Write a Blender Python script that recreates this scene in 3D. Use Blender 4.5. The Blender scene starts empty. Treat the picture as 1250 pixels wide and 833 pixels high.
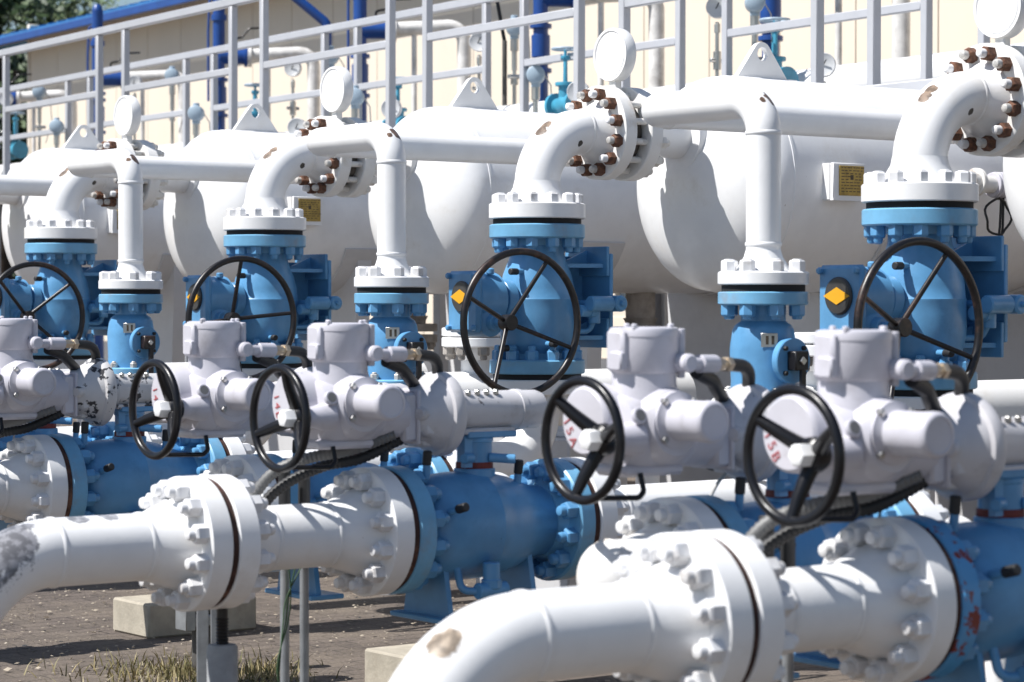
import bpy, math, random
from mathutils import Vector, Matrix, Quaternion
random.seed(7)
R_ = math.radians
scene = bpy.context.scene
col = scene.collection

# ------------------------------------------------------------------ camera, sky, sun, exposure
CAMH, YAW, FPX, HOR = 1.67, R_(53.216), 3047.3, 366.2
cam = bpy.data.cameras.new('camera')
cam.sensor_width = 36.0
cam.lens = FPX / 1250 * 36
cam.clip_start, cam.clip_end = 0.1, 600
cam.dof.use_dof = True
cam.dof.focus_distance = 10.6
cam.dof.aperture_fstop = 4.8
camo = bpy.data.objects.new('camera', cam)
col.objects.link(camo)
camo.location = (0, 0, CAMH)
camo.rotation_euler = (R_(90) - math.atan((416.5 - HOR) / FPX), 0, YAW - R_(90))
scene.camera = camo

SUN_EL = R_(55)
SUN_H = Vector((-0.958, 0.289))            # horizontal direction towards the sun
world = bpy.data.worlds.new('World')
scene.world = world
world.use_nodes = True
wn = world.node_tree
sky = wn.nodes.new('ShaderNodeTexSky')
sky.sky_type = 'NISHITA'
sky.sun_disc = False
sky.sun_elevation = SUN_EL
sky.sun_rotation = math.atan2(SUN_H.x, SUN_H.y)
sky.air_density, sky.dust_density, sky.ozone_density = 1.0, 0.7, 1.4
wn.links.new(sky.outputs[0], wn.nodes['Background'].inputs[0])
wn.nodes['Background'].inputs[1].default_value = 0.074
sl = bpy.data.lights.new('sun', 'SUN')
sl.energy = 5.0
sl.angle = R_(0.53)
sl.color = (1.0, 0.975, 0.94)
so = bpy.data.objects.new('sun', sl)
col.objects.link(so)
sd = Vector((SUN_H.x * math.cos(SUN_EL), SUN_H.y * math.cos(SUN_EL), math.sin(SUN_EL)))
so.rotation_euler = sd.to_track_quat('Z', 'Y').to_euler()
so.location = (-10, 5, 20)
scene.view_settings.view_transform = 'Standard'
scene.view_settings.look = 'None'
scene.view_settings.exposure = 0.53
scene.view_settings.gamma = 1.0

# ------------------------------------------------------------------ pixel -> place helpers
FV = Vector((math.cos(YAW), math.sin(YAW)))
RV = Vector((math.sin(YAW), -math.cos(YAW)))
def at(px, py, d):
    l = (px - 625) / FPX * d
    return Vector((RV.x * l + FV.x * d, RV.y * l + FV.y * d, CAMH + (HOR - py) / FPX * d))
def on_line(px, p0, dv):
    """ground point on the line p0 + t*dv seen in pixel column px; returns point, depth"""
    u = (px - 625) / FPX
    ray = FV + RV * u
    det = ray.x * (-dv.y) + dv.x * ray.y
    d = (p0.x * (-dv.y) + dv.x * p0.y) / det
    return Vector((ray.x * d, ray.y * d)), d

# ------------------------------------------------------------------ materials
MATS = {}
def mat(name, color, rough=0.45, metal=0.0, var=0.08, vscale=6.0, grime=None, gamt=0.0, gscale=3.0,
        bump=0.03, bscale=60.0, spots=(), spec=0.5, flakes=None, fl_amt=0.0):
    m = bpy.data.materials.new(name)
    m.use_nodes = True
    nt = m.node_tree
    N, L = nt.nodes, nt.links
    b = N['Principled BSDF']
    b.inputs['Roughness'].default_value = rough
    b.inputs['Metallic'].default_value = metal
    b.inputs['Specular IOR Level'].default_value = spec
    tc = N.new('ShaderNodeTexCoord')
    oi = N.new('ShaderNodeObjectInfo')
    off = N.new('ShaderNodeVectorMath'); off.operation = 'MULTIPLY_ADD'
    cmb = N.new('ShaderNodeCombineXYZ')
    for i in range(3):
        L.new(oi.outputs['Random'], cmb.inputs[i])
    L.new(cmb.outputs[0], off.inputs[0])
    off.inputs[1].default_value = (17, 31, 23)
    L.new(tc.outputs['Object'], off.inputs[2])
    def noise(s, det=4, r=0.6):
        n = N.new('ShaderNodeTexNoise')
        n.inputs['Scale'].default_value = s
        n.inputs['Detail'].default_value = det
        n.inputs['Roughness'].default_value = r
        L.new(off.outputs[0], n.inputs['Vector'])
        return n
    def mix(fac, a, c):
        x = N.new('ShaderNodeMix'); x.data_type = 'RGBA'
        if isinstance(fac, float): x.inputs[0].default_value = fac
        else: L.new(fac, x.inputs[0])
        for i, q in ((6, a), (7, c)):
            if isinstance(q, tuple): x.inputs[i].default_value = (*q, 1)
            else: L.new(q, x.inputs[i])
        return x.outputs[2]
    def ramp(src, lo, hi):
        r = N.new('ShaderNodeMapRange'); r.interpolation_type = 'SMOOTHSTEP'
        L.new(src, r.inputs[0])
        r.inputs[1].default_value, r.inputs[2].default_value = lo, hi
        return r.outputs[0]
    n1 = noise(vscale)
    dark = tuple(c * (1 - var) for c in color)
    lite = tuple(min(1, c * (1 + var * 0.5)) for c in color)
    c = mix(ramp(n1.outputs[0], 0.3, 0.7), dark, lite)
    if grime:
        n2 = noise(gscale, 6, 0.7)
        g = N.new('ShaderNodeMath'); g.operation = 'MULTIPLY'
        L.new(ramp(n2.outputs[0], 0.5, 0.78), g.inputs[0]); g.inputs[1].default_value = gamt
        c = mix(g.outputs[0], c, grime)
    if flakes:
        n4 = noise(22, 6, 0.65)
        c = mix(ramp(n4.outputs[0], 0.72 - fl_amt, 0.735 - fl_amt), c, flakes)
    for (ctr, rad, scol) in spots:
        sb = N.new('ShaderNodeVectorMath'); sb.operation = 'DISTANCE'
        L.new(tc.outputs['Object'], sb.inputs[0]); sb.inputs[1].default_value = ctr
        n5 = noise(28, 5, 0.7)
        ma = N.new('ShaderNodeMath'); ma.operation = 'MULTIPLY_ADD'
        L.new(n5.outputs[0], ma.inputs[0]); ma.inputs[1].default_value = rad * 1.3
        L.new(sb.outputs['Value'], ma.inputs[2])
        r = N.new('ShaderNodeMapRange'); L.new(ma.outputs[0], r.inputs[0])
        r.inputs[1].default_value, r.inputs[2].default_value = rad * 1.55, rad * 1.68
        r.inputs[3].default_value, r.inputs[4].default_value = 1.0, 0.0
        n6 = noise(40, 3)
        cc = mix(ramp(n6.outputs[0], 0.4, 0.6), scol, tuple(q * 0.5 for q in scol))
        c = mix(r.outputs[0], c, cc)
    L.new(c, b.inputs['Base Color'])
    if bump:
        n3 = noise(bscale, 3)
        bp = N.new('ShaderNodeBump')
        bp.inputs['Strength'].default_value = bump
        bp.inputs['Distance'].default_value = 0.01
        L.new(n3.outputs[0], bp.inputs['Height'])
        L.new(bp.outputs[0], b.inputs['Normal'])
    MATS[name] = m
    return m

RUST = (0.13, 0.055, 0.03)
mat('white_paint', (0.80, 0.80, 0.80), 0.32, grime=(0.50, 0.45, 0.38), gamt=0.45, var=0.06, flakes=(0.30, 0.22, 0.15), fl_amt=0.0)
mat('white_bolt', (0.72, 0.72, 0.73), 0.4, grime=(0.28, 0.23, 0.18), gamt=0.7, gscale=9, var=0.08)
mat('white_bolt_dirty', (0.70, 0.68, 0.64), 0.5, grime=(0.17, 0.10, 0.06), gamt=0.9, gscale=14, var=0.12)
mat('blue_paint', (0.11, 0.305, 0.535), 0.33, grime=(0.05, 0.17, 0.33), gamt=0.55, gscale=7, var=0.14, flakes=(0.03, 0.07, 0.12), fl_amt=0.0)
mat('blue_flange_paint', (0.155, 0.385, 0.59), 0.38, grime=(0.30, 0.17, 0.08), gamt=0.42, gscale=5, var=0.14)
mat('blue_chipped', (0.075, 0.285, 0.55), 0.35, var=0.12, flakes=(0.17, 0.025, 0.02), fl_amt=0.19)
mat('actuator_grey', (0.53, 0.52, 0.57), 0.36, grime=(0.27, 0.25, 0.25), gamt=0.5, gscale=7, var=0.07, flakes=(0.2, 0.18, 0.17), fl_amt=0.01)
mat('actuator_worn', (0.58, 0.57, 0.57), 0.45, grime=(0.3, 0.28, 0.26), gamt=0.5, var=0.08,
    flakes=(0.035, 0.035, 0.04), fl_amt=0.15)
mat('actuator_scuffed', (0.56, 0.55, 0.57), 0.4, grime=(0.25, 0.23, 0.21), gamt=0.6, gscale=8, var=0.08, flakes=(0.12, 0.11, 0.11), fl_amt=0.035)
mat('black_paint', (0.006, 0.006, 0.008), 0.3, var=0.25, bump=0.05, spec=0.35)
mat('black_worn', (0.008, 0.007, 0.008), 0.38, var=0.3, grime=(0.16, 0.08, 0.05), gamt=0.6, gscale=8)
mat('black_rubber', (0.02, 0.02, 0.021), 0.55, var=0.2)
mat('grey_conduit', (0.15, 0.15, 0.148), 0.5, var=0.15)
mat('galvanised', (0.36, 0.38, 0.40), 0.42, 0.6, var=0.2, vscale=14)
mat('stainless', (0.5, 0.49, 0.47), 0.3, 0.9, var=0.15)
mat('brass', (0.55, 0.45, 0.33), 0.35, 0.7, var=0.15)
mat('rusty', RUST, 0.75, var=0.6, vscale=60, grime=(0.32, 0.2, 0.12), gamt=0.6, gscale=40, bump=0.3)
mat('stud_tip', (0.55, 0.53, 0.50), 0.45, 0.3, var=0.3, vscale=50)
mat('gasket_brown', (0.05, 0.018, 0.012), 0.8, var=0.5, vscale=20, grime=(0.35, 0.18, 0.11), gamt=0.8, gscale=4)
mat('gasket_black', (0.01, 0.01, 0.011), 0.8, var=0.4)
mat('gap_grime', (0.10, 0.085, 0.07), 0.85, var=0.5, vscale=16)
mat('red_primer', (0.16, 0.018, 0.012), 0.6, var=0.4, vscale=20)
mat('red_ink', (0.40, 0.09, 0.10), 0.6, var=0.2)
mat('yellow_mark', (0.72, 0.36, 0.012), 0.5, var=0.08)
mat('indicator_black', (0.045, 0.043, 0.042), 0.35, var=0.3)
mat('dark_ink', (0.07, 0.05, 0.03), 0.6)
mat('gold_plate', (0.42, 0.29, 0.07), 0.4, 0.35, var=0.3, vscale=16, grime=(0.1, 0.06, 0.02), gamt=0.8, gscale=10)
mat('rail_grey', (0.42, 0.43, 0.46), 0.4, var=0.06, grime=(0.3, 0.29, 0.28), gamt=0.3)
mat('deck_grey', (0.40, 0.41, 0.43), 0.6, var=0.12)
mat('concrete', (0.40, 0.36, 0.29), 0.85, var=0.16, vscale=9, grime=(0.22, 0.18, 0.13), gamt=0.6, gscale=5, bump=0.25, bscale=40)
mat('pier_grey', (0.50, 0.495, 0.50), 0.75, var=0.06, vscale=5, grime=(0.34, 0.33, 0.32), gamt=0.4)
mat('cement_tube', (0.30, 0.31, 0.32), 0.7, var=0.2, vscale=12)
mat('saddle_paint', (0.60, 0.60, 0.61), 0.5, var=0.07, grime=(0.4, 0.38, 0.36), gamt=0.4)
mat('nozzle_grey_brown', (0.34, 0.31, 0.28), 0.7, var=0.3, vscale=10)  # grey-brown, tone varies at random
mat('cream_wall', (0.73, 0.645, 0.535), 0.6, var=0.03, vscale=1.5, bump=0.01)
mat('wall_trim', (0.70, 0.63, 0.53), 0.55, var=0.05)
mat('plinth_grey', (0.16, 0.16, 0.17), 0.8, var=0.12)
mat('roof_blue_sunlit', (0.07, 0.27, 0.55), 0.4, var=0.1, vscale=1)  # lighter blue than the fascia: sunlight on the roof put into the colour
mat('post_blue', (0.012, 0.062, 0.26), 0.35, var=0.12)
mat('teal_paint', (0.05, 0.27, 0.40), 0.4, var=0.15, vscale=20)
mat('instrument_blue', (0.33, 0.42, 0.50), 0.45, var=0.08)
mat('dial_white', (0.55, 0.56, 0.57), 0.3, var=0.08)
mat('insulation', (0.74, 0.725, 0.70), 0.6, var=0.2, vscale=8, grime=(0.2, 0.16, 0.12), gamt=0.6, gscale=5, bump=0.15, bscale=14)
mat('steel_dark', (0.10, 0.095, 0.09), 0.6, 0.3, var=0.3)
mat('green_wire', (0.05, 0.11, 0.045), 0.5, var=0.3, vscale=30)
mat('wire_grey', (0.45, 0.44, 0.42), 0.5)
mat('window_glass', (0.05, 0.07, 0.09), 0.08, var=0.2, vscale=1, bump=0)
mat('bark', (0.05, 0.035, 0.025), 0.9, var=0.3)
mat('peeled_white', (0.80, 0.80, 0.80), 0.32, grime=(0.52, 0.47, 0.40), gamt=0.3, var=0.05,
    spots=[((-0.70, -0.03, 1.01), 0.14, (0.27, 0.27, 0.29)), ((-0.42, -0.02, 1.055), 0.035, (0.40, 0.40, 0.42)), ((-0.32, -0.02, 1.055), 0.03, (0.40, 0.40, 0.42))])
mat('scraped_white', (0.80, 0.80, 0.80), 0.32, grime=(0.52, 0.47, 0.40), gamt=0.3, var=0.05,
    spots=[((-0.735, -0.045, 0.985), 0.05, (0.36, 0.29, 0.22))])
mat('riser_white', (0.80, 0.80, 0.80), 0.32, grime=(0.52, 0.47, 0.40), gamt=0.3, var=0.05,
    spots=[((0.03, -0.012, 2.372), 0.036, (0.17, 0.11, 0.08)), ((-0.02, -0.02, 2.365), 0.016, (0.2, 0.13, 0.09))])
mat('elbow_white', (0.80, 0.80, 0.80), 0.32, grime=(0.55, 0.48, 0.38), gamt=0.4, var=0.05,
    spots=[((0.0, -0.02, 2.4135), 0.03, (0.27, 0.20, 0.15)), ((0.035, -0.02, 2.44), 0.026, (0.30, 0.22, 0.16)), ((0.17, -0.085, 2.36), 0.016, (0.06, 0.05, 0.04))])
mat('flange_stained', (0.78, 0.77, 0.75), 0.38, grime=(0.50, 0.38, 0.24), gamt=0.6, gscale=7, var=0.06)

def leaf_mat(name, c0, c1):
    m = bpy.data.materials.new(name); m.use_nodes = True
    nt = m.node_tree; b = nt.nodes['Principled BSDF']
    g = nt.nodes.new('ShaderNodeNewGeometry')
    cr = nt.nodes.new('ShaderNodeValToRGB')
    cr.color_ramp.elements[0].color = (*c0, 1); cr.color_ramp.elements[1].color = (*c1, 1)
    nt.links.new(g.outputs['Random Per Island'], cr.inputs[0])
    nt.links.new(cr.outputs[0], b.inputs['Base Color'])
    b.inputs['Roughness'].default_value = 0.6
    MATS[name] = m
leaf_mat('leaf_dark', (0.015, 0.035, 0.012), (0.06, 0.10, 0.03))
leaf_mat('leaf_mid', (0.03, 0.06, 0.015), (0.11, 0.15, 0.05))
leaf_mat('grass_blade', (0.10, 0.10, 0.035), (0.34, 0.27, 0.13))
leaf_mat('litter_bits', (0.08, 0.06, 0.04), (0.42, 0.36, 0.28))

def ground_material():
    m = bpy.data.materials.new('paving'); m.use_nodes = True
    nt = m.node_tree; N, L = nt.nodes, nt.links
    b = N['Principled BSDF']; b.inputs['Roughness'].default_value = 0.9
    tc = N.new('ShaderNodeTexCoord')
    nz = N.new('ShaderNodeTexNoise'); nz.inputs['Scale'].default_value = 2.0
    L.new(tc.outputs['Object'], nz.inputs['Vector'])
    wob = N.new('ShaderNodeMix'); wob.data_type = 'RGBA'; wob.inputs[0].default_value = 0.025
    L.new(tc.outputs['Object'], wob.inputs[6]); L.new(nz.outputs['Color'], wob.inputs[7])
    br = N.new('ShaderNodeTexBrick')
    br.inputs['Scale'].default_value = 1.0
    br.inputs['Brick Width'].default_value = 0.22
    br.inputs['Row Height'].default_value = 0.115
    br.inputs['Mortar Size'].default_value = 0.006
    br.inputs['Color1'].default_value = (0.085, 0.068, 0.058, 1)
    br.inputs['Color2'].default_value = (0.125, 0.10, 0.085, 1)
    br.inputs['Mortar'].default_value = (0.035, 0.028, 0.023, 1)
    L.new(wob.outputs[2], br.inputs['Vector'])
    n2 = N.new('ShaderNodeTexNoise'); n2.inputs['Scale'].default_value = 1.3; n2.inputs['Detail'].default_value = 8
    n2.inputs['Roughness'].default_value = 0.75
    L.new(tc.outputs['Object'], n2.inputs['Vector'])
    r = N.new('ShaderNodeMapRange'); L.new(n2.outputs[0], r.inputs[0])
    r.inputs[1].default_value, r.inputs[2].default_value = 0.42, 0.72
    mx = N.new('ShaderNodeMix'); mx.data_type = 'RGBA'
    L.new(r.outputs[0], mx.inputs[0]); L.new(br.outputs['Color'], mx.inputs[6]); mx.inputs[7].default_value = (0.185, 0.15, 0.115, 1)
    n3 = N.new('ShaderNodeTexNoise'); n3.inputs['Scale'].default_value = 55; n3.inputs['Detail'].default_value = 4
    L.new(tc.outputs['Object'], n3.inputs['Vector'])
    mm = N.new('ShaderNodeMix'); mm.data_type = 'RGBA'; mm.blend_type = 'MULTIPLY'; mm.inputs[0].default_value = 0.55
    L.new(mx.outputs[2], mm.inputs[6])
    cr = N.new('ShaderNodeValToRGB'); cr.color_ramp.elements[0].position = 0.3; cr.color_ramp.elements[1].position = 0.7
    cr.color_ramp.elements[0].color = (0.35, 0.35, 0.35, 1); cr.color_ramp.elements[1].color = (1.25, 1.25, 1.25, 1)
    L.new(n3.outputs[0], cr.inputs[0]); L.new(cr.outputs[0], mm.inputs[7])
    L.new(mm.outputs[2], b.inputs['Base Color'])
    bp = N.new('ShaderNodeBump'); bp.inputs['Strength'].default_value = 0.6; bp.inputs['Distance'].default_value = 0.01
    ad = N.new('ShaderNodeMath'); ad.operation = 'MULTIPLY_ADD'
    L.new(br.outputs['Fac'], ad.inputs[0]); ad.inputs[1].default_value = -1.0; L.new(n3.outputs[0], ad.inputs[2])
    L.new(ad.outputs[0], bp.inputs['Height']); L.new(bp.outputs[0], b.inputs['Normal'])
    return m
MATS['paving'] = ground_material()

# ------------------------------------------------------------------ mesh helpers
def axis_matrix(origin, d):
    q = Vector(d).normalized().to_track_quat('Z', 'Y')
    return Matrix.Translation(Vector(origin)) @ q.to_matrix().to_4x4()

class MB:
    def __init__(self): self.v, self.f, self.m = [], [], []
    def add(self, vs, fs, M=None, mi=0):
        o = len(self.v)
        for p in vs:
            p = Vector(p)
            self.v.append(M @ p if M else p)
        for f in fs:
            self.f.append([i + o for i in f]); self.m.append(mi)
        return self
    def lathe(self, prof, origin, d, segs=40, mi=0, closed=True, phase=0.0):
        """prof: list of (t, r) along axis d"""
        M = axis_matrix(origin, d)
        vs, fs, rings = [], [], []
        for t, r in prof:
            if r < 1e-6:
                rings.append([len(vs)]); vs.append((0, 0, t))
            else:
                rings.append(list(range(len(vs), len(vs) + segs)))
                for i in range(segs):
                    a = 2 * math.pi * i / segs + phase
                    vs.append((r * math.cos(a), r * math.sin(a), t))
        for a, b in zip(rings, rings[1:]):
            for i in range(segs):
                j = (i + 1) % segs
                if len(a) == 1 and len(b) == 1: continue
                if len(a) == 1: fs.append([a[0], b[j], b[i]])
                elif len(b) == 1: fs.append([a[i], a[j], b[0]])
                else: fs.append([a[i], a[j], b[j], b[i]])
        if closed:
            if len(rings[0]) > 1: fs.append(rings[0][::-1])
            if len(rings[-1]) > 1: fs.append(rings[-1])
        return self.add(vs, fs, M, mi)
    def cyl(self, origin, d, r, h, segs=32, bev=0.003, mi=0, r2=None):
        r2 = r if r2 is None else r2
        b = min(bev, h * 0.3, r * 0.4)
        return self.lathe([(0, r - b), (b, r), (h - b, r2), (h, r2 - b)], origin, d, segs, mi)
    def tube(self, pts, r, segs=20, mi=0, closed=False, cap=True):
        pts = [Vector(p) for p in pts]
        n = len(pts)
        rs = r if isinstance(r, (list, tuple)) else [r] * n
        tans = []
        for i in range(n):
            a = pts[(i - 1) % n] if (closed or i > 0) else pts[i]
            b = pts[(i + 1) % n] if (closed or i < n - 1) else pts[i]
            tans.append((b - a).normalized())
        u = tans[0].orthogonal().normalized()
        vs, fs = [], []
        for i in range(n):
            if i:
                q = tans[i - 1].rotation_difference(tans[i]); u = q @ u
                u = (u - tans[i] * u.dot(tans[i])).normalized()
            w = tans[i].cross(u)
            for k in range(segs):
                a = 2 * math.pi * k / segs
                vs.append(pts[i] + (u * math.cos(a) + w * math.sin(a)) * rs[i])
        m = n if closed else n - 1
        for i in range(m):
            i2 = (i + 1) % n
            sh = 0
            if closed and i2 == 0:
                best = min(range(segs), key=lambda s: (vs[s] - vs[i * segs]).length)
                sh = best
            for k in range(segs):
                k2 = (k + 1) % segs
                fs.append([i * segs + k, i * segs + k2, i2 * segs + (k2 + sh) % segs, i2 * segs + (k + sh) % segs])
        if cap and not closed:
            fs.append(list(range(segs))[::-1]); fs.append([(n - 1) * segs + k for k in range(segs)])
        return self.add(vs, fs, None, mi)
    def box(self, c, s, mi=0, rot=None, bev=0.0):
        x, y, z = (q / 2 for q in s)
        M = Matrix.Translation(Vector(c)) @ (rot.to_4x4() if rot else Matrix.Identity(4))
        if bev <= 0:
            vs = [(a * x, b * y, e * z) for a in (-1, 1) for b in (-1, 1) for e in (-1, 1)]
            fs = [(0, 1, 3, 2), (4, 6, 7, 5), (0, 4, 5, 1), (2, 3, 7, 6), (0, 2, 6, 4), (1, 5, 7, 3)]
            return self.add(vs, fs, M, mi)
        b = min(bev, x * .9, y * .9, z * .9)
        vs, idx = [], {}
        for a in (-1, 1):
            for bb in (-1, 1):
                for e in (-1, 1):
                    for ax in range(3):
                        p = [a * (x - b), bb * (y - b), e * (z - b)]
                        p[ax] = (a * x, bb * y, e * z)[ax]
                        idx[(a, bb, e, ax)] = len(vs); vs.append(tuple(p))
        fs = []
        S = (-1, 1)
        for s in S:
            fs.append([idx[(s, a, e, 0)] for a, e in ((-1, -1), (1, -1), (1, 1), (-1, 1))])
            fs.append([idx[(a, s, e, 1)] for a, e in ((-1, -1), (1, -1), (1, 1), (-1, 1))])
            fs.append([idx[(a, e, s, 2)] for a, e in ((-1, -1), (1, -1), (1, 1), (-1, 1))])
        for a in S:
            for e in S:
                fs.append([idx[(a, e, -1, 0)], idx[(a, e, 1, 0)], idx[(a, e, 1, 1)], idx[(a, e, -1, 1)]])
                fs.append([idx[(a, -1, e, 0)], idx[(a, 1, e, 0)], idx[(a, 1, e, 2)], idx[(a, -1, e, 2)]])
                fs.append([idx[(-1, a, e, 1)], idx[(1, a, e, 1)], idx[(1, a, e, 2)], idx[(-1, a, e, 2)]])
        for a in S:
            for bb in S:
                for e in S:
                    fs.append([idx[(a, bb, e, k)] for k in range(3)])
        return self.add(vs, fs, M, mi)
    def prism(self, poly, origin, ux, uy, th, mi=0):
        """extrude 2-D polygon (in ux,uy at origin) by th along ux x uy, centred"""
        ux, uy = Vector(ux).normalized(), Vector(uy).normalized()
        n = ux.cross(uy) * th / 2
        o = Vector(origin)
        k = len(poly)
        vs = [o + ux * a + uy * b - n for a, b in poly] + [o + ux * a + uy * b + n for a, b in poly]
        fs = [list(range(k))[::-1], list(range(k, 2 * k))] + [[i, (i + 1) % k, k + (i + 1) % k, k + i] for i in range(k)]
        return self.add(vs, fs, None, mi)
    def mesh(self, name, mats, angle=38):
        me = bpy.data.meshes.new(name)
        me.from_pydata([tuple(p) for p in self.v], [], self.f)
        for q in (mats if isinstance(mats, (list, tuple)) else [mats]):
            me.materials.append(MATS[q])
        me.polygons.foreach_set('material_index', self.m)
        import bmesh
        bm = bmesh.new(); bm.from_mesh(me)
        bmesh.ops.recalc_face_normals(bm, faces=bm.faces)
        bm.to_mesh(me); bm.free()
        me.shade_smooth()
        me.set_sharp_from_angle(angle=R_(angle))
        return me
    def build(self, name, mats, parent=None, angle=38):
        return link(name, self.mesh(name, mats, angle), parent)

def link(name, data, parent=None, loc=None):
    o = bpy.data.objects.new(name, data)
    col.objects.link(o)
    if parent: o.parent = parent
    if loc is not None: o.location = loc
    return o
def thing(name, loc, label, cat, group=None):
    o = link(name, None); o.location = loc
    o.empty_display_size = 0.1
    tag(o, label, cat, group); return o
def tag(o, label=None, cat=None, group=None, kind=None):
    if label: o['label'] = label
    if cat: o['category'] = cat
    if group: o['group'] = group
    if kind: o['kind'] = kind
    return o
def copy_tree(o, parent=None):
    c = o.copy(); col.objects.link(c); c.parent = parent
    for ch in list(o.children): copy_tree(ch, c)
    return c
def dup(o, loc, label, rz=None):
    c = copy_tree(o); c.location = loc
    if rz is not None: c.rotation_euler.z = rz
    c['label'] = label
    return c

def fillet(pts, R, n=10):
    pts = [Vector(p) for p in pts]
    out = [pts[0]]
    for i in range(1, len(pts) - 1):
        a, b, c = pts[i - 1], pts[i], pts[i + 1]
        d1, d2 = (a - b).normalized(), (c - b).normalized()
        ang = d1.angle(d2)
        t = R / math.tan(ang / 2)
        p1, p2 = b + d1 * t, b + d2 * t
        ctr = b + (d1 + d2).normalized() * (R / math.sin(ang / 2))
        v1, v2 = p1 - ctr, p2 - ctr
        tot = v1.angle(v2)
        ax = v1.cross(v2).normalized()
        for k in range(n + 1):
            out.append(ctr + Quaternion(ax, tot * k / n) @ v1)
    out.append(pts[-1])
    return out

# ------------------------------------------------------------------ bolts and flanges
BOLT_CACHE = {}
def bolt_mesh(mats, s=1.0, tip=0.022, tail=0.0):
    key = (mats, s, tip, tail)
    if key in BOLT_CACHE: return BOLT_CACHE[key]
    b = MB()
    h = 0.041 * s
    rr = 0.0292 * s
    b.lathe([(0, rr * .98), (h * .1, rr), (h * .85, rr), (h, rr * .84)], (0, 0, 0), (0, 0, 1), 6, 0)
    b.lathe([(-tail, 0.0175 * s), (h + tip * .6 * s, 0.0175 * s), (h + tip * .9 * s, 0.015 * s), (h + tip * s, 0.010 * s)], (0, 0, 0), (0, 0, 1), 12, 1)
    BOLT_CACHE[key] = b.mesh('bolt', list(mats), 30)
    return BOLT_CACHE[key]
def bolts(parent, center, d, rad, n, mats, s=1.0, tip=0.022, tail=0.0, skip=(), name='bolt', phase=0.5):
    d = Vector(d).normalized()
    u = d.orthogonal().normalized()
    for c in (Vector((0, 0, 1)), Vector((1, 0, 0))):
        if abs(c.dot(d)) < 0.5: u = c; break
    w = d.cross(u)
    me = bolt_mesh(mats, s, tip, tail)
    q = d.to_track_quat('Z', 'Y')
    for i in range(n):
        if i in skip: continue
        a = 2 * math.pi * (i + phase) / n
        o = link(name, me, parent)
        o.location = Vector(center) + (u * math.cos(a) + w * math.sin(a)) * rad
        o.rotation_mode = 'QUATERNION'
        o.rotation_quaternion = q @ Quaternion((0, 0, 1), random.uniform(0, 1.05))
def flange(parent, center, d, Ro, T, mats='white_paint', name='flange', rf=None):
    """disc from center going T along d (the bolt face is at the far end); raised face ring at the near end"""
    b = MB()
    b.lathe([(0, Ro - .005), (.004, Ro), (T - .005, Ro), (T, Ro - .006), (T + .001, Ro - .03)], center, d, 64)
    return b.build(name, mats, parent)
WB = ('white_bolt', 'white_bolt')
BB = ('blue_paint', 'blue_paint')
RB = ('rusty', 'stud_tip')

# ------------------------------------------------------------------ layout (metres)
ZL = 0.957
X3, X4, X5 = 3.66, 4.293, 4.994
XS, XB = 5.88, 6.65
YL = {-1: 4.20, 0: 6.41, 1: 8.71, 2: 11.01, 3: 13.31, 4: 15.61}
DYA = 0.765
RP = 0.0975
ZBOT, ZTOP = 1.335, 2.012

ROW = {-1: 'nearest row at the right', 0: 'middle row', 1: 'row at the left edge', 2: 'far left row', 3: 'farthest row', 4: 'last row'}

# ------------------------------------------------------------------ ground
g = MB()
g.add([(-60, -40, 0), (140, -40, 0), (140, 160, 0), (-60, 160, 0)], [(0, 1, 2, 3)])
tag(g.build('ground', 'paving'), kind='structure')

# ------------------------------------------------------------------ building behind
RD = Vector((0.0677, 1.0)).normalized()           # direction of railing and building wall
RN = Vector((RD.y, -RD.x))                        # away from the camera
RAIL0 = Vector((10.07, 15.57))
def rail_pt(px, off): return on_line(px, RAIL0 + RN * off, RD)

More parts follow.
